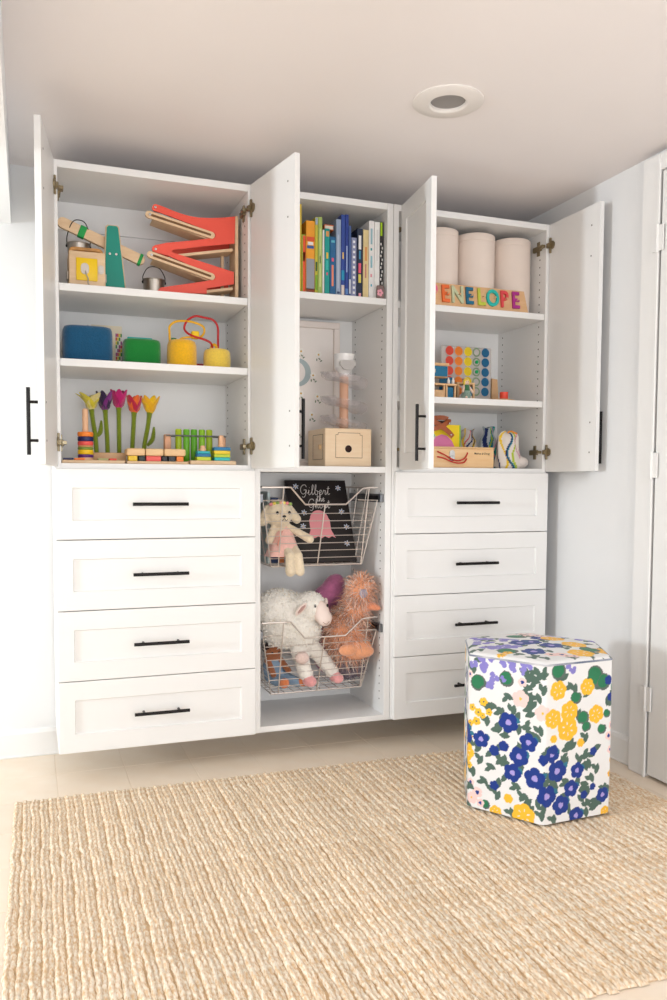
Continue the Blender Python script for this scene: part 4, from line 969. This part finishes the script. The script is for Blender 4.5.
for i, (r, z) in enumerate(prof):
    for k in range(n):
        a = 2*PI*k/n; rr = r*(1+.05*math.sin(7*a)*(1 if z < .03 else 0)); dm.v.append((.012+rr*math.cos(a), .004+rr*.72*math.sin(a), z))
for i in range(len(prof)-1):
    for k in range(n): dm.f.append((i*n+k, i*n+(k+1) % n, (i+1)*n+(k+1) % n, (i+1)*n+k)); dm.mi.append(0)
dm.build('dress', M_blush, t, ang=80)
MB().tube(spline([(-.006,-.040,.078),(-.020,-.047,.05),(-.030,-.052,.02)],5), .003, 6).build('strap', felt('blush_dark', (226, 150, 130)), t)
for x in (-.028, .022): MB().ell((x, -.044, .150), (.006, .004, .007), 10, 8).build('eye', M_eye, t)
MB().ell((-.002, -.052, .136), (.008, .005, .005), 10, 6).build('nose', M_eye, t)
MB().tube(spline([(-.016,-.048,.124),(-.009,-.051,.119),(-.002,-.052,.127),(.006,-.051,.119),(.013,-.048,.124)],4), .0013, 5).build('mouth', M_eye, t)
for k, c in enumerate(((246,150,150),(240,214,90),(150,180,90),(250,190,170),(244,224,120),(246,150,150),(160,190,100))):
    a = -.1+.2*k/6*6/1.0
    x = -.050+.0135*k; MB().ell((x, -.030+.5*abs(x+.01)*.2, .190-.9*(x+.008)**2*4), (.008, .007, .007), 8, 6).build('crown_flower', felt('crown%d' % k, c), t)
# sheep
t = thing('plush_sheep', 'big white woolly plush sheep with pink hooves in the lower basket', 'plush toy', (0.90, 0.16, 0.262))
M_wool = mat('wool', (252, 247, 238), 0.95, var=0.05, scale=90, bump=1.0, bscale=150, sheen=0.5)
M_face = mat('sheep_face', (240, 220, 210), 0.9, bump=0.3, bscale=200); M_hoof = felt('hoof_pink', (244, 170, 170))
wb_ = [((0,.01,.270),(.118,.100,.120)), ((-.03,.01,.30),(.10,.09,.10)), ((.06,-.02,.23),(.085,.08,.095)), ((.085,-.055,.325),(.068,.062,.066)), ((.06,-.03,.30),(.075,.07,.08))]
wo_ = plush('body', wb_+limb((.040,-.05,.15),(.066,-.065,.055),.034,.030)+limb((.11,-.035,.15),(.185,-.045,.055),.034,.030), M_wool, t, 0.007, 3)
tx = bpy.data.textures.new('wool_curls', 'CLOUDS'); tx.noise_scale = 0.016
dp = wo_.modifiers.new('curl', 'DISPLACE'); dp.texture = tx; dp.strength = 0.012; dp.texture_coords = 'OBJECT'
fur('wool_tufts', wb_, 3000, .006, .0032, [M_wool, mat('wool_light', (255, 252, 246), 0.95), mat('wool_warm', (248, 238, 222), 0.95)], t, .2, 5, .5)
plush('face', [((.118,-.095,.312),(.036,.036,.046)), ((.130,-.108,.288),(.032,.034,.034))], M_face, t, 0.005, 5)
for c, r in (((.088,-.112,.338),.0065), ((.140,-.118,.340),.0055)): MB().ell(c, (r*.8, r*.8, r*1.25), 10, 8).build('eye', M_eye, t)
MB().tube(spline([(.112,-.142,.276),(.126,-.146,.270),(.140,-.140,.278)],5), .0012, 5).build('mouth', mat('stitch_tan', (176, 140, 130), 0.8), t)
ear = MB(); ear.ell((0,0,0), (.034, .006, .013), 14, 8, rot=(0, -.7, .25)); eo = ear.build('ear', M_face, t); eo.location = (.028, -.118, .330)
ei = MB(); ei.ell((0,-.005,0), (.024, .004, .007), 12, 6, rot=(0, -.7, .25)); e2 = ei.build('inner_ear', felt('ear_brown', (190, 150, 140)), eo)
MB().ell((.150,-.070,.345), (.008,.014,.020), 10, 8).build('ear', M_face, t)
for c in ((.075,-.075,.028), (.200,-.055,.028)):
    plush('hoof', [((c[0],c[1],c[2]),(.027,.036,.025)), ((c[0]+.004,c[1]-.014,c[2]-.002),(.026,.028,.022))], M_hoof, t, 0.006, 4)
MB().ell((.040,-.095,.128), (.030,.026,.026), 14, 10).build('knee_patch', felt('knee', (240, 214, 204)), t)
# orange shaggy bird
t = thing('plush_bird', 'shaggy orange plush bird with grey-tipped fur leaning on basket rim', 'plush toy', (1.165, 0.125, 0.262))
ob_ = [((-.005,.01,.20),(.082,.075,.115)), ((.02,-.04,.145),(.070,.055,.045)), ((.03,-.055,.395),(.048,.046,.056)), ((.015,-.03,.31),(.05,.05,.06)), ((.052,-.06,.330),(.030,.030,.032))]
M_or = mat('fur_orange', (240, 168, 126), 0.9); M_or2 = mat('fur_pale', (246, 200, 172), 0.9); M_or3 = mat('fur_taupe', (168, 138, 128), 0.9)
plush('body', ob_, M_or, t, 0.008, 4)
fur('fur', [ob_[0], ob_[2], ob_[3]], 5200, .048, .0011, [M_or, M_or2, M_or2, M_or3, mat('fur_white', (246, 232, 224), 0.9)], t, .45, 9, .15, 0.104)
MB().ell((.022, -.106, .385), (.0175, .008, .019), 16, 10).build('eye_patch', felt('eye_grey', (168, 160, 178)), t)
plush('beak', [((.066,-.085,.328),(.028,.032,.018)), ((.085,-.10,.322),(.016,.020,.012))], felt('beak_orange', (226, 140, 100)), t, 0.005, 4)
for c in ((-.03,-.075,.150), (.04,-.078,.140)): plush('foot', [((c[0],c[1],c[2]),(.044,.024,.026))], felt('foot_orange', (238, 164, 120)), t, 0.006, 3)
# purple plush behind
t = thing('plush_rabbit', 'dusty purple plush with a floppy ear behind the sheep', 'plush toy', (1.135, 0.265, 0.262))
plush('body', [((0,0,.12),(.085,.06,.12)), ((.0,-.01,.27),(.065,.055,.07)), ((-.01,-.05,.375),(.055,.035,.078),(0,.45,0)), ((.06,-.05,.31),(.06,.04,.07),(0,-.6,0)), ((-.050,-.045,.36),(.040,.03,.040))], mat('plush_purple', (178, 100, 140), 0.9, var=0.35, scale=30, bump=0.5, bscale=120, sheen=0.8), t, 0.007, 4)
# grey plush
t = thing('plush_mouse', 'small grey plush in the front right of the lower basket', 'plush toy', (1.180, 0.180, 0.266))
gm = mat('plush_grey', (122, 112, 122), 0.95, var=0.3, scale=60, bump=0.8, bscale=150)
ge = [((-.015,-.045,.050),(.050,.035,.046)), ((.030,-.060,.045),(.030,.026,.032)), ((-.045,-.06,.070),(.022,.02,.024)), ((.048,-.05,.095),(.022,.02,.026))]
plush('body', ge, gm, t, 0.006, 3); fur('fur', ge, 900, .012, .0012, [gm, mat('plush_grey2', (150, 140, 150), 0.95)], t, .2, 4, .3)
MB().ell((-.015,-.0855,.06), (.006,.004,.006), 8, 6).build('eye', M_eye, t)
# doll in denim overalls
t = thing('rag_doll', 'brown rag doll in blue denim overalls and orange shoes', 'doll', (0.868, 0.165, 0.258)); t.scale = (1.3, 1.15, 1.1)
M_skin = felt('doll_brown', (170, 104, 66))
plush('body', [((-.01,.02,.125),(.030,.026,.030)), ((-.012,.02,.075),(.028,.022,.040))]+limb((-.03,.015,.095),(-.022,-.03,.05),.012,.011)+limb((.012,.015,.095),(.03,-.02,.06),.012,.011), M_skin, t, 0.005, 3)
plush('overalls', [((-.012,.018,.062),(.036,.030,.044))]+limb((-.02,.01,.035),(.0,-.040,.018),.022,.019,6)+limb((.012,.01,.035),(.055,-.038,.018),.022,.018,6), mat('denim', (138, 162, 186), 0.9, var=0.2, scale=40, bump=0.5, bscale=400), t, 0.005, 3)
for c in ((.006,-.055,.022), (.070,-.050,.022)): plush('shoe', [((c[0],c[1],c[2]),(.017,.016,.020)), ((c[0]+.003,c[1]-.006,c[2]+.006),(.012,.012,.016))], felt('shoe_orange', (226, 132, 82)), t, 0.005, 3)
MB().ell((-.012,.030,.140), (.034,.028,.026), 14, 10).build('hair', felt('hair_dark', (60, 40, 32)), t)
for x in (-.02, .002): MB().ell((x,-.006,.128), (.003,.002,.0035), 8, 6).build('eye', M_eye, t)
# ---------------------------------------------------------------- right cabinet: canisters and name puzzle
R1, R2 = 1.829, 1.454
M_paper = mat('canister_paper', (238, 222, 210), 0.7, var=0.03, scale=8)
for x, h, lb in ((1.562, 0.328, 'tall off-white canister nearest the open door, behind the name puzzle'), (1.740, 0.325, 'middle tall off-white canister behind the name puzzle'), (1.920, 0.322, 'tall off-white canister beside the hinge, behind the name puzzle')):
    t = thing('paper_canister', lb, 'canister', (x, 0.125, R1), 0, 'tall white canisters')
    MB().lathe([(0.084,0.0005),(0.086,0.003),(0.086,h-.03),(0.085,h-.03)], n=48).build('body', M_paper, t)
    MB().lathe([(0.0845,h-.0305),(0.0868,h-.029),(0.0868,h-.004),(0.084,h),(0.0,h)], n=48).build('lid', M_paper, t)
t = thing('name_puzzle', 'wooden name puzzle reading PENELOPE leaning on the white canisters', 'puzzle', (1.735, 0.018, R1+.001))
t.rotation_euler = (math.radians(-7), 0, math.radians(0.5))
nb = MB().prism([(-0.245,0.0),(0.212,0.0),(0.196,0.094),(-0.245,0.094)], 0, 0.010, 'y').build('board', mat('puzzle_ply', (222, 174, 124), 0.5, var=0.4, scale=12, col2=(230, 188, 142), stretch=(1,1,5)), t, smooth=False)
lc = [(236,110,140),(240,112,52),(196,204,168),(10,106,140),(196,206,70),(30,186,176),(226,72,78),(176,40,140)]
for k, (ch, c) in enumerate(zip('PENELOPE', lc)):
    me = text_mesh(ch, 0.098, 0.0045, 0.0022); x = -0.248+0.0565*k
    me.materials.append(mat('letter%d' % k, c, 0.45))
    o = share('letter', me, t, (x, -0.005, 0.046), (PI/2, 0, 0)); o.scale = (0.80, 1, 1); o['label'] = 'coloured wooden letter '+ch
    MB().lathe([(0.002,0),(0.002,0.008),(0.0038,0.010),(0.0038,0.013),(0.003,0.015),(0,0.015)], n=12, M=Matrix.Translation((x+.004, -.010, .048)) @ Matrix.Rotation(PI/2, 4, 'X')).build('knob', M_beech, o.parent)
# ---------------------------------------------------------------- second shelf
t = thing('peg_board', 'clear board of coloured discs in rows behind the dollhouse furniture', 'toy board', (1.757, 0.215, R2))
MB().box(-0.125, 0.130, 0, 0.006, 0.0005, 0.252, bev=0.004).build('plate', mat('acrylic', (226, 218, 212), 0.15, alpha=0.55), t)
dc = [(226,70,48),(242,130,32),(236,206,16),(120,146,110),(0,96,140)]
disc = MB().lathe([(0.0195,0),(0.0218,-0.002),(0.0218,-0.012),(0.0205,-0.014),(0.0,-0.014)], n=24, M=Matrix.Rotation(-PI/2, 4, 'X')).mesh('disc')
ring = MB().lathe([(0.0195,0),(0.0214,-0.002),(0.0214,-0.006),(0.015,-0.007),(0.0135,0),(0.0195,0)], n=24, M=Matrix.Rotation(-PI/2, 4, 'X')).mesh('ring')
for i in range(5):
    for j in range(5):
        me = (ring if i == 3 else disc).copy(); me.materials.append(mat('disc%d' % i, dc[i], 0.4))
        x = (-0.083, -0.037, 0.010, 0.053, 0.099)[i]; o = share('ring' if i == 3 else 'disc', me, t, (x, -0.0002, 0.230-.0435*j), (PI, 0, 0))
        if i == 3 and j in (1, 2): MB().cyl((x, -0.006, 0.230-.0435*j), (x, -0.0005, 0.230-.0435*j), 0.008, n=14).build('peg', paintm('peg_green', (0, 170, 90)), t)
M_dh = mat('dollhouse_wood', (226, 182, 134), 0.5, var=0.3, scale=16); M_blue = mat('dollhouse_blue', (0, 108, 148), 0.45)
t = thing('toy_dresser', 'dollhouse hutch with a blue cupboard door and open counter', 'toy furniture', (1.555, 0.07, R2))
MB().box(-0.052, 0.040, 0.0, 0.045, 0.140, 0.150, bev=.001).build('top_board', M_dh, t); MB().box(-0.050, 0.036, 0.004, 0.045, 0.090, 0.140, bev=.001).build('cupboard', M_dh, t)
d = MB().box(-0.036, 0.032, -0.001, 0.0038, 0.094, 0.137, bev=.001).build('door', M_blue, t); MB().box(-0.030, -0.026, -0.005, -0.001, 0.108, 0.124, bev=.001).build('handle', mat('silver_pull', (200, 196, 190), 0.3, 0.8), d)
MB().box(-0.052, -0.042, 0.0, 0.045, 0.0005, 0.140).build('post', M_dh, t); MB().box(-0.042, 0.072, -0.012, 0.045, 0.056, 0.064, bev=.001).build('counter', M_dh, t)
for x in (-0.040, 0.010, 0.022, 0.062): MB().box(x, x+.007, -0.008, 0.0, 0.0005, 0.056).build('leg', M_dh, t)
MB().box(-0.038, 0.010, -0.012, 0.03, 0.0005, 0.036, bev=.002).build('drawer', M_dh, t)
MB().box(0.028, 0.062, 0.002, 0.03, 0.0005, 0.050, bev=.001).build('panel', M_blue, t)
t = thing('toy_chair', 'small blue dollhouse backboard behind two white bottles', 'toy furniture', (1.617, 0.135, R2)); MB().box(-0.032, 0.030, 0, 0.008, 0.0005, 0.102, bev=.002).build('backboard', M_blue, t)
for k, x in enumerate((1.600, 1.622)):
    t = thing('toy_bottle', 'tiny white bottle on the hutch counter, %s' % ('nearer the cupboard door' if k == 0 else 'nearer the little doll'), 'toy bottle', (x, 0.085, R2+.0645), 0, 'tiny bottles')
    MB().lathe([(0.006,0),(0.0065,0.002),(0.0065,0.016),(0.003,0.022),(0.003,0.028),(0,0.028)], n=14).build('glass', mat('bottle_white', (244, 240, 234), 0.3), t)
t = thing('toy_table', 'dollhouse wooden table with a blue cabinet beneath', 'toy furniture', (1.687, 0.085, R2))
MB().box(-0.045, 0.042, 0, 0.045, 0.068, 0.076, bev=.001).build('table_top', M_dh, t)
for x in (-0.043, 0.032): MB().box(x, x+.009, 0.0, 0.045, 0.0005, 0.068).build('side', M_dh, t)
MB().box(0.004, 0.030, 0.004, 0.04, 0.0005, 0.058, bev=.001).build('cabinet', M_blue, t)
t = thing('toy_cup', 'tiny red cup on the dollhouse table', 'toy cup', (1.690, 0.10, R2+.0765)); MB().lathe([(0.009,0),(0.011,0.002),(0.013,0.016),(0.011,0.016),(0.009,0.004),(0,0.004)], n=16).build('cup', paintm('cherry', (176, 30, 44)), t)
# little doll sitting in front of the table
t = thing('toy_doll', 'little yellow-haired doll in a green dress seated in front of table', 'doll', (1.668, 0.052, R2))
plush('body', [((0,0,.072),(.0125,.0115,.0135)), ((0,.002,.050),(.012,.010,.016))]+limb((-.010,0,.056),(-.022,-.010,.032),.006,.0055)+limb((.010,0,.056),(.026,-.008,.030),.006,.0055)+limb((-.006,0,.02),(-.010,-.020,.006),.007,.006,5)+limb((.008,0,.02),(.012,-.020,.006),.007,.006,5), mat('doll_skin', (240, 206, 184), 0.7), t, 0.0025, 3)
MB().lathe([(0.008,.060),(0.013,.050),(0.016,.034),(0.024,.010),(0.026,.0015),(0.020,.0015),(0.010,.03)], n=18).build('dress', felt('doll_sage', (136, 160, 146)), t)
MB().lathe([(0.0115,.061),(0.0145,.050),(0.0165,.036),(0.0135,.036)], n=18).build('vest', felt('doll_green', (50, 110, 70)), t)
plush('hair', [((0,.003,.079),(.0145,.013,.0115)), ((-.011,.0,.070),(.005,.008,.012)), ((.011,.0,.070),(.005,.008,.012))], felt('doll_hair', (236, 206, 70)), t, 0.0025, 2)
for x in (-.004, .004): MB().ell((x, -.0112, .0735), (.0013, .0008, .0016), 8, 6).build('eye', M_eye, t)
MB().ell((0, -.0112, .067), (.0025, .0008, .001), 8, 6).build('mouth', paintm('lip', (190, 60, 60)), t)
t = thing('wooden_wedge', 'upright wooden block beside the disc board', 'block', (1.912, 0.215, R2)); MB().prism([(-.020,.0005),(.018,.0005),(.008,.115),(-.020,.118)], 0, .03, 'y').build('body', M_beech, t, smooth=False)
t = thing('round_tray', 'thin round wooden tray on the second shelf', 'tray', (1.862, 0.120, R2)); MB().lathe([(0.074,0.0005),(0.078,0.002),(0.078,0.008),(0.074,0.010),(0.070,0.007),(0,0.007)], n=40).build('disc', M_beech, t)
t = thing('toy_cup', 'small coral red cup on the round tray', 'toy cup', (1.886, 0.105, R2+.0106)); MB().lathe([(0.0165,0),(0.018,0.001),(0.0185,0.034),(0.0165,0.034),(0.015,0.004),(0,0.004)], n=24).build('cup', paintm('coral', (250, 82, 56)), t)
# ---------------------------------------------------------------- deck of the right cabinet
t = thing('wooden_case', 'wooden case with a metal clasp and red cord handle', 'wooden box', (0, 0, DECK))
MB().box(1.470, 1.795, 0.03, 0.20, 0.0005, 0.082, bev=0.0025).build('case_body', M_pine, t)
MB().box(1.468, 1.797, 0.028, 0.202, 0.0825, 0.089, bev=0.002).build('lid', M_pine, t)
cs = MB(); cs.prism(capsule((1.590, .040), (1.590, .062), .0125), 0.025, 0.0298, 'y'); cs.box(1.578, 1.602, 0.021, 0.026, 0.034, 0.050, bev=.002); cs.build('clasp', M_chrome, t)
MB().tube(spline([(1.520,.026,.068),(1.550,.022,.055),(1.585,.016,.036),(1.615,.016,.030),(1.645,.020,.040),(1.662,.027,.058),(1.663,.028,.066)],6), .0030, 8).build('cord', paintm('cord_crimson', (196, 36, 28)), t)
MB().tube(spline([(1.520,.027,.046),(1.550,.024,.040),(1.585,.020,.026),(1.615,.018,.020),(1.645,.022,.024),(1.661,.027,.040)],6), .0030, 8).build('cord', paintm('cord_crimson', (196, 36, 28)), t)
me = text_mesh('Melissa & Doug', 0.012, 0.0002, 0.0001, 0.2); me.materials.append(mat('ink_dark', (50, 36, 28), 0.7)); o = share('lettering', me, t, (1.735, 0.0297, 0.062), (PI/2, 0, 0))
t = thing('board_book', 'yellow board book with pink, green and grey shapes behind the strap', 'book', (1.590, 0.115, DECK+.0895))
cvb = MB().box(-0.095, 0.088, 0, 0.014, 0.0005, 0.098, bev=.002).build('cover', mat('bb_yellow', (248, 218, 10), 0.5), t)
MB().box(0.082, 0.0885, -0.0006, 0.0, 0.003, 0.096).build('edge_stripe', mat('bb_lime', (150, 196, 60), 0.5), cvb, smooth=False)
MB().prism([(-.062,.002),(.060,.002),(.045,.030),(.022,.050),(-.004,.056),(-.03,.046)], -0.0010, 0.0, 'y').build('pink_arc', mat('bb_pink', (232, 130, 180), 0.5), cvb, smooth=False)
MB().prism([(-.095,.002),(-.062,.002),(-.03,.046),(-.05,.066),(-.095,.05)], -0.0008, 0.0, 'y').build('grey_shape', mat('bb_grey', (206, 196, 186), 0.5), cvb, smooth=False)
MB().prism([(-.060,.018),(-.046,.030),(-.036,.056),(-.056,.054)], -0.0015, -0.0009, 'y').build('green_shape', mat('bb_green', (30, 200, 110), 0.5), cvb, smooth=False)
t = thing('leather_strap', 'brown leather strap looped over the yellow board book', 'strap', (1.560, 0.088, DECK+.0895))
M_lth = mat('tan_leather', (164, 82, 36), 0.45, var=0.2, scale=40, bump=0.1)
def ribbon(pts, w, th, name, parent, up_=(0, 0, 1)):
    sp = spline(pts, 6); m = MB(); vs = []; fs = []; N = len(sp)
    for i in range(N):
        tt = (sp[min(i+1, N-1)]-sp[max(i-1, 0)]).normalized(); nn = Vector((0, -1, 0)); sd = tt.cross(nn).normalized()
        for a, b in ((-w, 0), (w, 0), (w, th), (-w, th)): vs.append(sp[i]+sd*a+nn*b)
    for i in range(N-1):
        for k in range(4): fs.append((i*4+k, i*4+(k+1) % 4, (i+1)*4+(k+1) % 4, (i+1)*4+k))
    fs += [(0,1,2,3), tuple((N-1)*4+k for k in range(4))]
    return m.add(vs, fs).build(name, M_lth, parent)
ribbon([(-.080,0,.128),(-.040,-.006,.112),(.0,-.010,.090),(.036,-.012,.066),(.060,-.010,.044)], .0105, .003, 'strap_end', t)
ribbon([(-.080,-.014,.066),(-.040,-.016,.074),(.0,-.018,.086),(.028,-.014,.102),(.044,-.004,.112),(.046,.006,.120)], .010, .003, 'loop', t)
ribbon([(.046,.010,.120),(.020,.016,.126),(-.030,.016,.122),(-.080,.016,.118)], .010, .003, 'loop_back', t)
MB().box(-.085, .040, .019, .0215, .084, .114, bev=.0008).build('lining', mat('strap_lining', (60, 34, 24), 0.7), t)
for p in ((.050,-.0155,.052),(.040,-.018,.100)): MB().ell(p, (.0042,.0025,.0042), 10, 8).build('rivet', M_chrome, t)
# drawstring bags: body shells with painted-on swirls
M_print = mat('bag_print', None, 0.9, attr='print', bump=0.2, bscale=500)
def bag(x, y, w, d, h, z, label, base, swirls, seed, lean=0.0, neck=0.45, pts=None):
    t = thing('drawstring_bag', label, 'cloth bag', (x, y, z), 0, 'cloth bags'); r = np.random.default_rng(seed)
    NU_, NV_ = 72, 56; V = []; 
    prof = pts or [(0,.80),(.06,.98),(.25,1.0),(.5,.92),(.72,.75),(.84,neck),(.9,neck*1.0),(1.0,neck*1.3)]
    zs = [p[0] for p in prof]; rs = [p[1] for p in prof]
    A_ = np.linspace(0, 2*PI, NU_, endpoint=False); T_ = np.linspace(0, 1, NV_)
    ph = r.uniform(0, 6, 4)
    for tt in T_:
        rr = np.interp(tt, zs, rs)
        for a in A_:
            k = 1+.05*math.sin(5*a+ph[0]+4*tt)+.06*math.sin(9*a+ph[1])*tt+.03*math.sin(12*tt+3*a+ph[2])
            V.append((w/2*rr*math.cos(a)*k+lean*tt, d/2*rr*math.sin(a)*k, .001+h*tt+.006*math.sin(3*a+ph[3])*tt))
    V = np.array(V); col = np.tile(np.array(C(*base)), (len(V), 1))
    AA = np.tile(A_, NV_); TT = np.repeat(T_, NU_)
    for (c, a0, wd, amp, fr, p0) in swirls:
        ca = a0+amp*np.sin(fr*TT*6+p0); dd_ = np.abs((AA-ca+PI) % (2*PI)-PI); col[dd_ < wd] = C(*c)
    F = [(j*NU_+i, j*NU_+(i+1) % NU_, (j+1)*NU_+(i+1) % NU_, (j+1)*NU_+i) for j in range(NV_-1) for i in range(NU_)]
    F.append(tuple(range(NU_-1, -1, -1))); F.append(tuple((NV_-1)*NU_+i for i in range(NU_)))
    o = attr_mesh('cloth', V, F, col, t); o.data.materials.clear(); o.data.materials.append(M_print)
    return t
YW, NV_c, TQ, LM, MG, RD = (236,196,30), (24,44,100), (20,130,150), (176,196,40), (206,110,160), (206,60,80)
S1 = [(YW, 4.0, .10, .35, .9, 0.5), (NV_c, 4.55, .09, .30, 1.0, 2.2), (TQ, 4.65, .05, .30, 1.0, 2.2), (LM, 5.0, .08, .28, .9, 3.0), (MG, 5.45, .05, .3, 1.0, 1.0), (MG, 5.85, .05, .25, 1.1, 2.0), (YW, .3, .09, .3, 1, 0), (NV_c, 3.3, .08, .3, 1, 1), (LM, 2.4, .1, .3, 1, 2)]
b = bag(1.902, 0.085, 0.125, 0.075, 0.160, DECK+.0005, 'larger white drawstring bag with wavy yellow, blue and lime lines', (232,222,212), S1, 3, -0.008, pts=[(0,.86),(.06,1.02),(.25,1.0),(.45,.88),(.65,.86),(.85,.80),(.95,.6),(1.0,.25)])
sp_ = MB(); sp_.ell((.055,0,.028), (.045,.03,.028), 16, 10); sp_.build('corner_fold', mat('bag_white', (230, 220, 212), 0.9), b)
MB().tube(spline([(-.02,-.02,.156),(-.005,-.025,.163),(.012,-.022,.158),(.028,-.02,.154)],5), .0035, 6).build('drawstring', paintm('bag_orange', (240, 150, 50)), b)
S2 = [(YW, 4.0, .16, .4, 1, 0), (YW, 5.3, .16, .4, 1, 2), (NV_c, 4.7, .10, .5, 1.3, 1), ((70,50,60), 5.0, .08, .4, 1.2, 2), (RD, 4.4, .07, .4, 1.4, 0), (YW, 2.5, .2, .4, 1, 0), ((60,50,60), 1.0, .2, .4, 1, 0)]
bag(1.800, 0.262, 0.105, 0.06, 0.178, DECK+.0005, 'small cloth bag with yellow and dark squiggles behind the wooden case', (214,204,196), S2, 6)
S3 = [(NV_c, 4.1, .30, .3, 1, 0), (TQ, 4.9, .22, .3, 1.1, 1), ((0,150,140), 5.4, .15, .3, 1.2, 2), (LM, 4.5, .08, .3, 1, 3), (NV_c, 1.0, .5, .3, 1, 0), (MG, 5.2, .07, .4, 1.5, 1)]
bag(1.890, 0.235, 0.105, 0.07, 0.188, DECK+.0005, 'small navy and turquoise patterned bag behind the white one', (190,200,204), S3, 9)
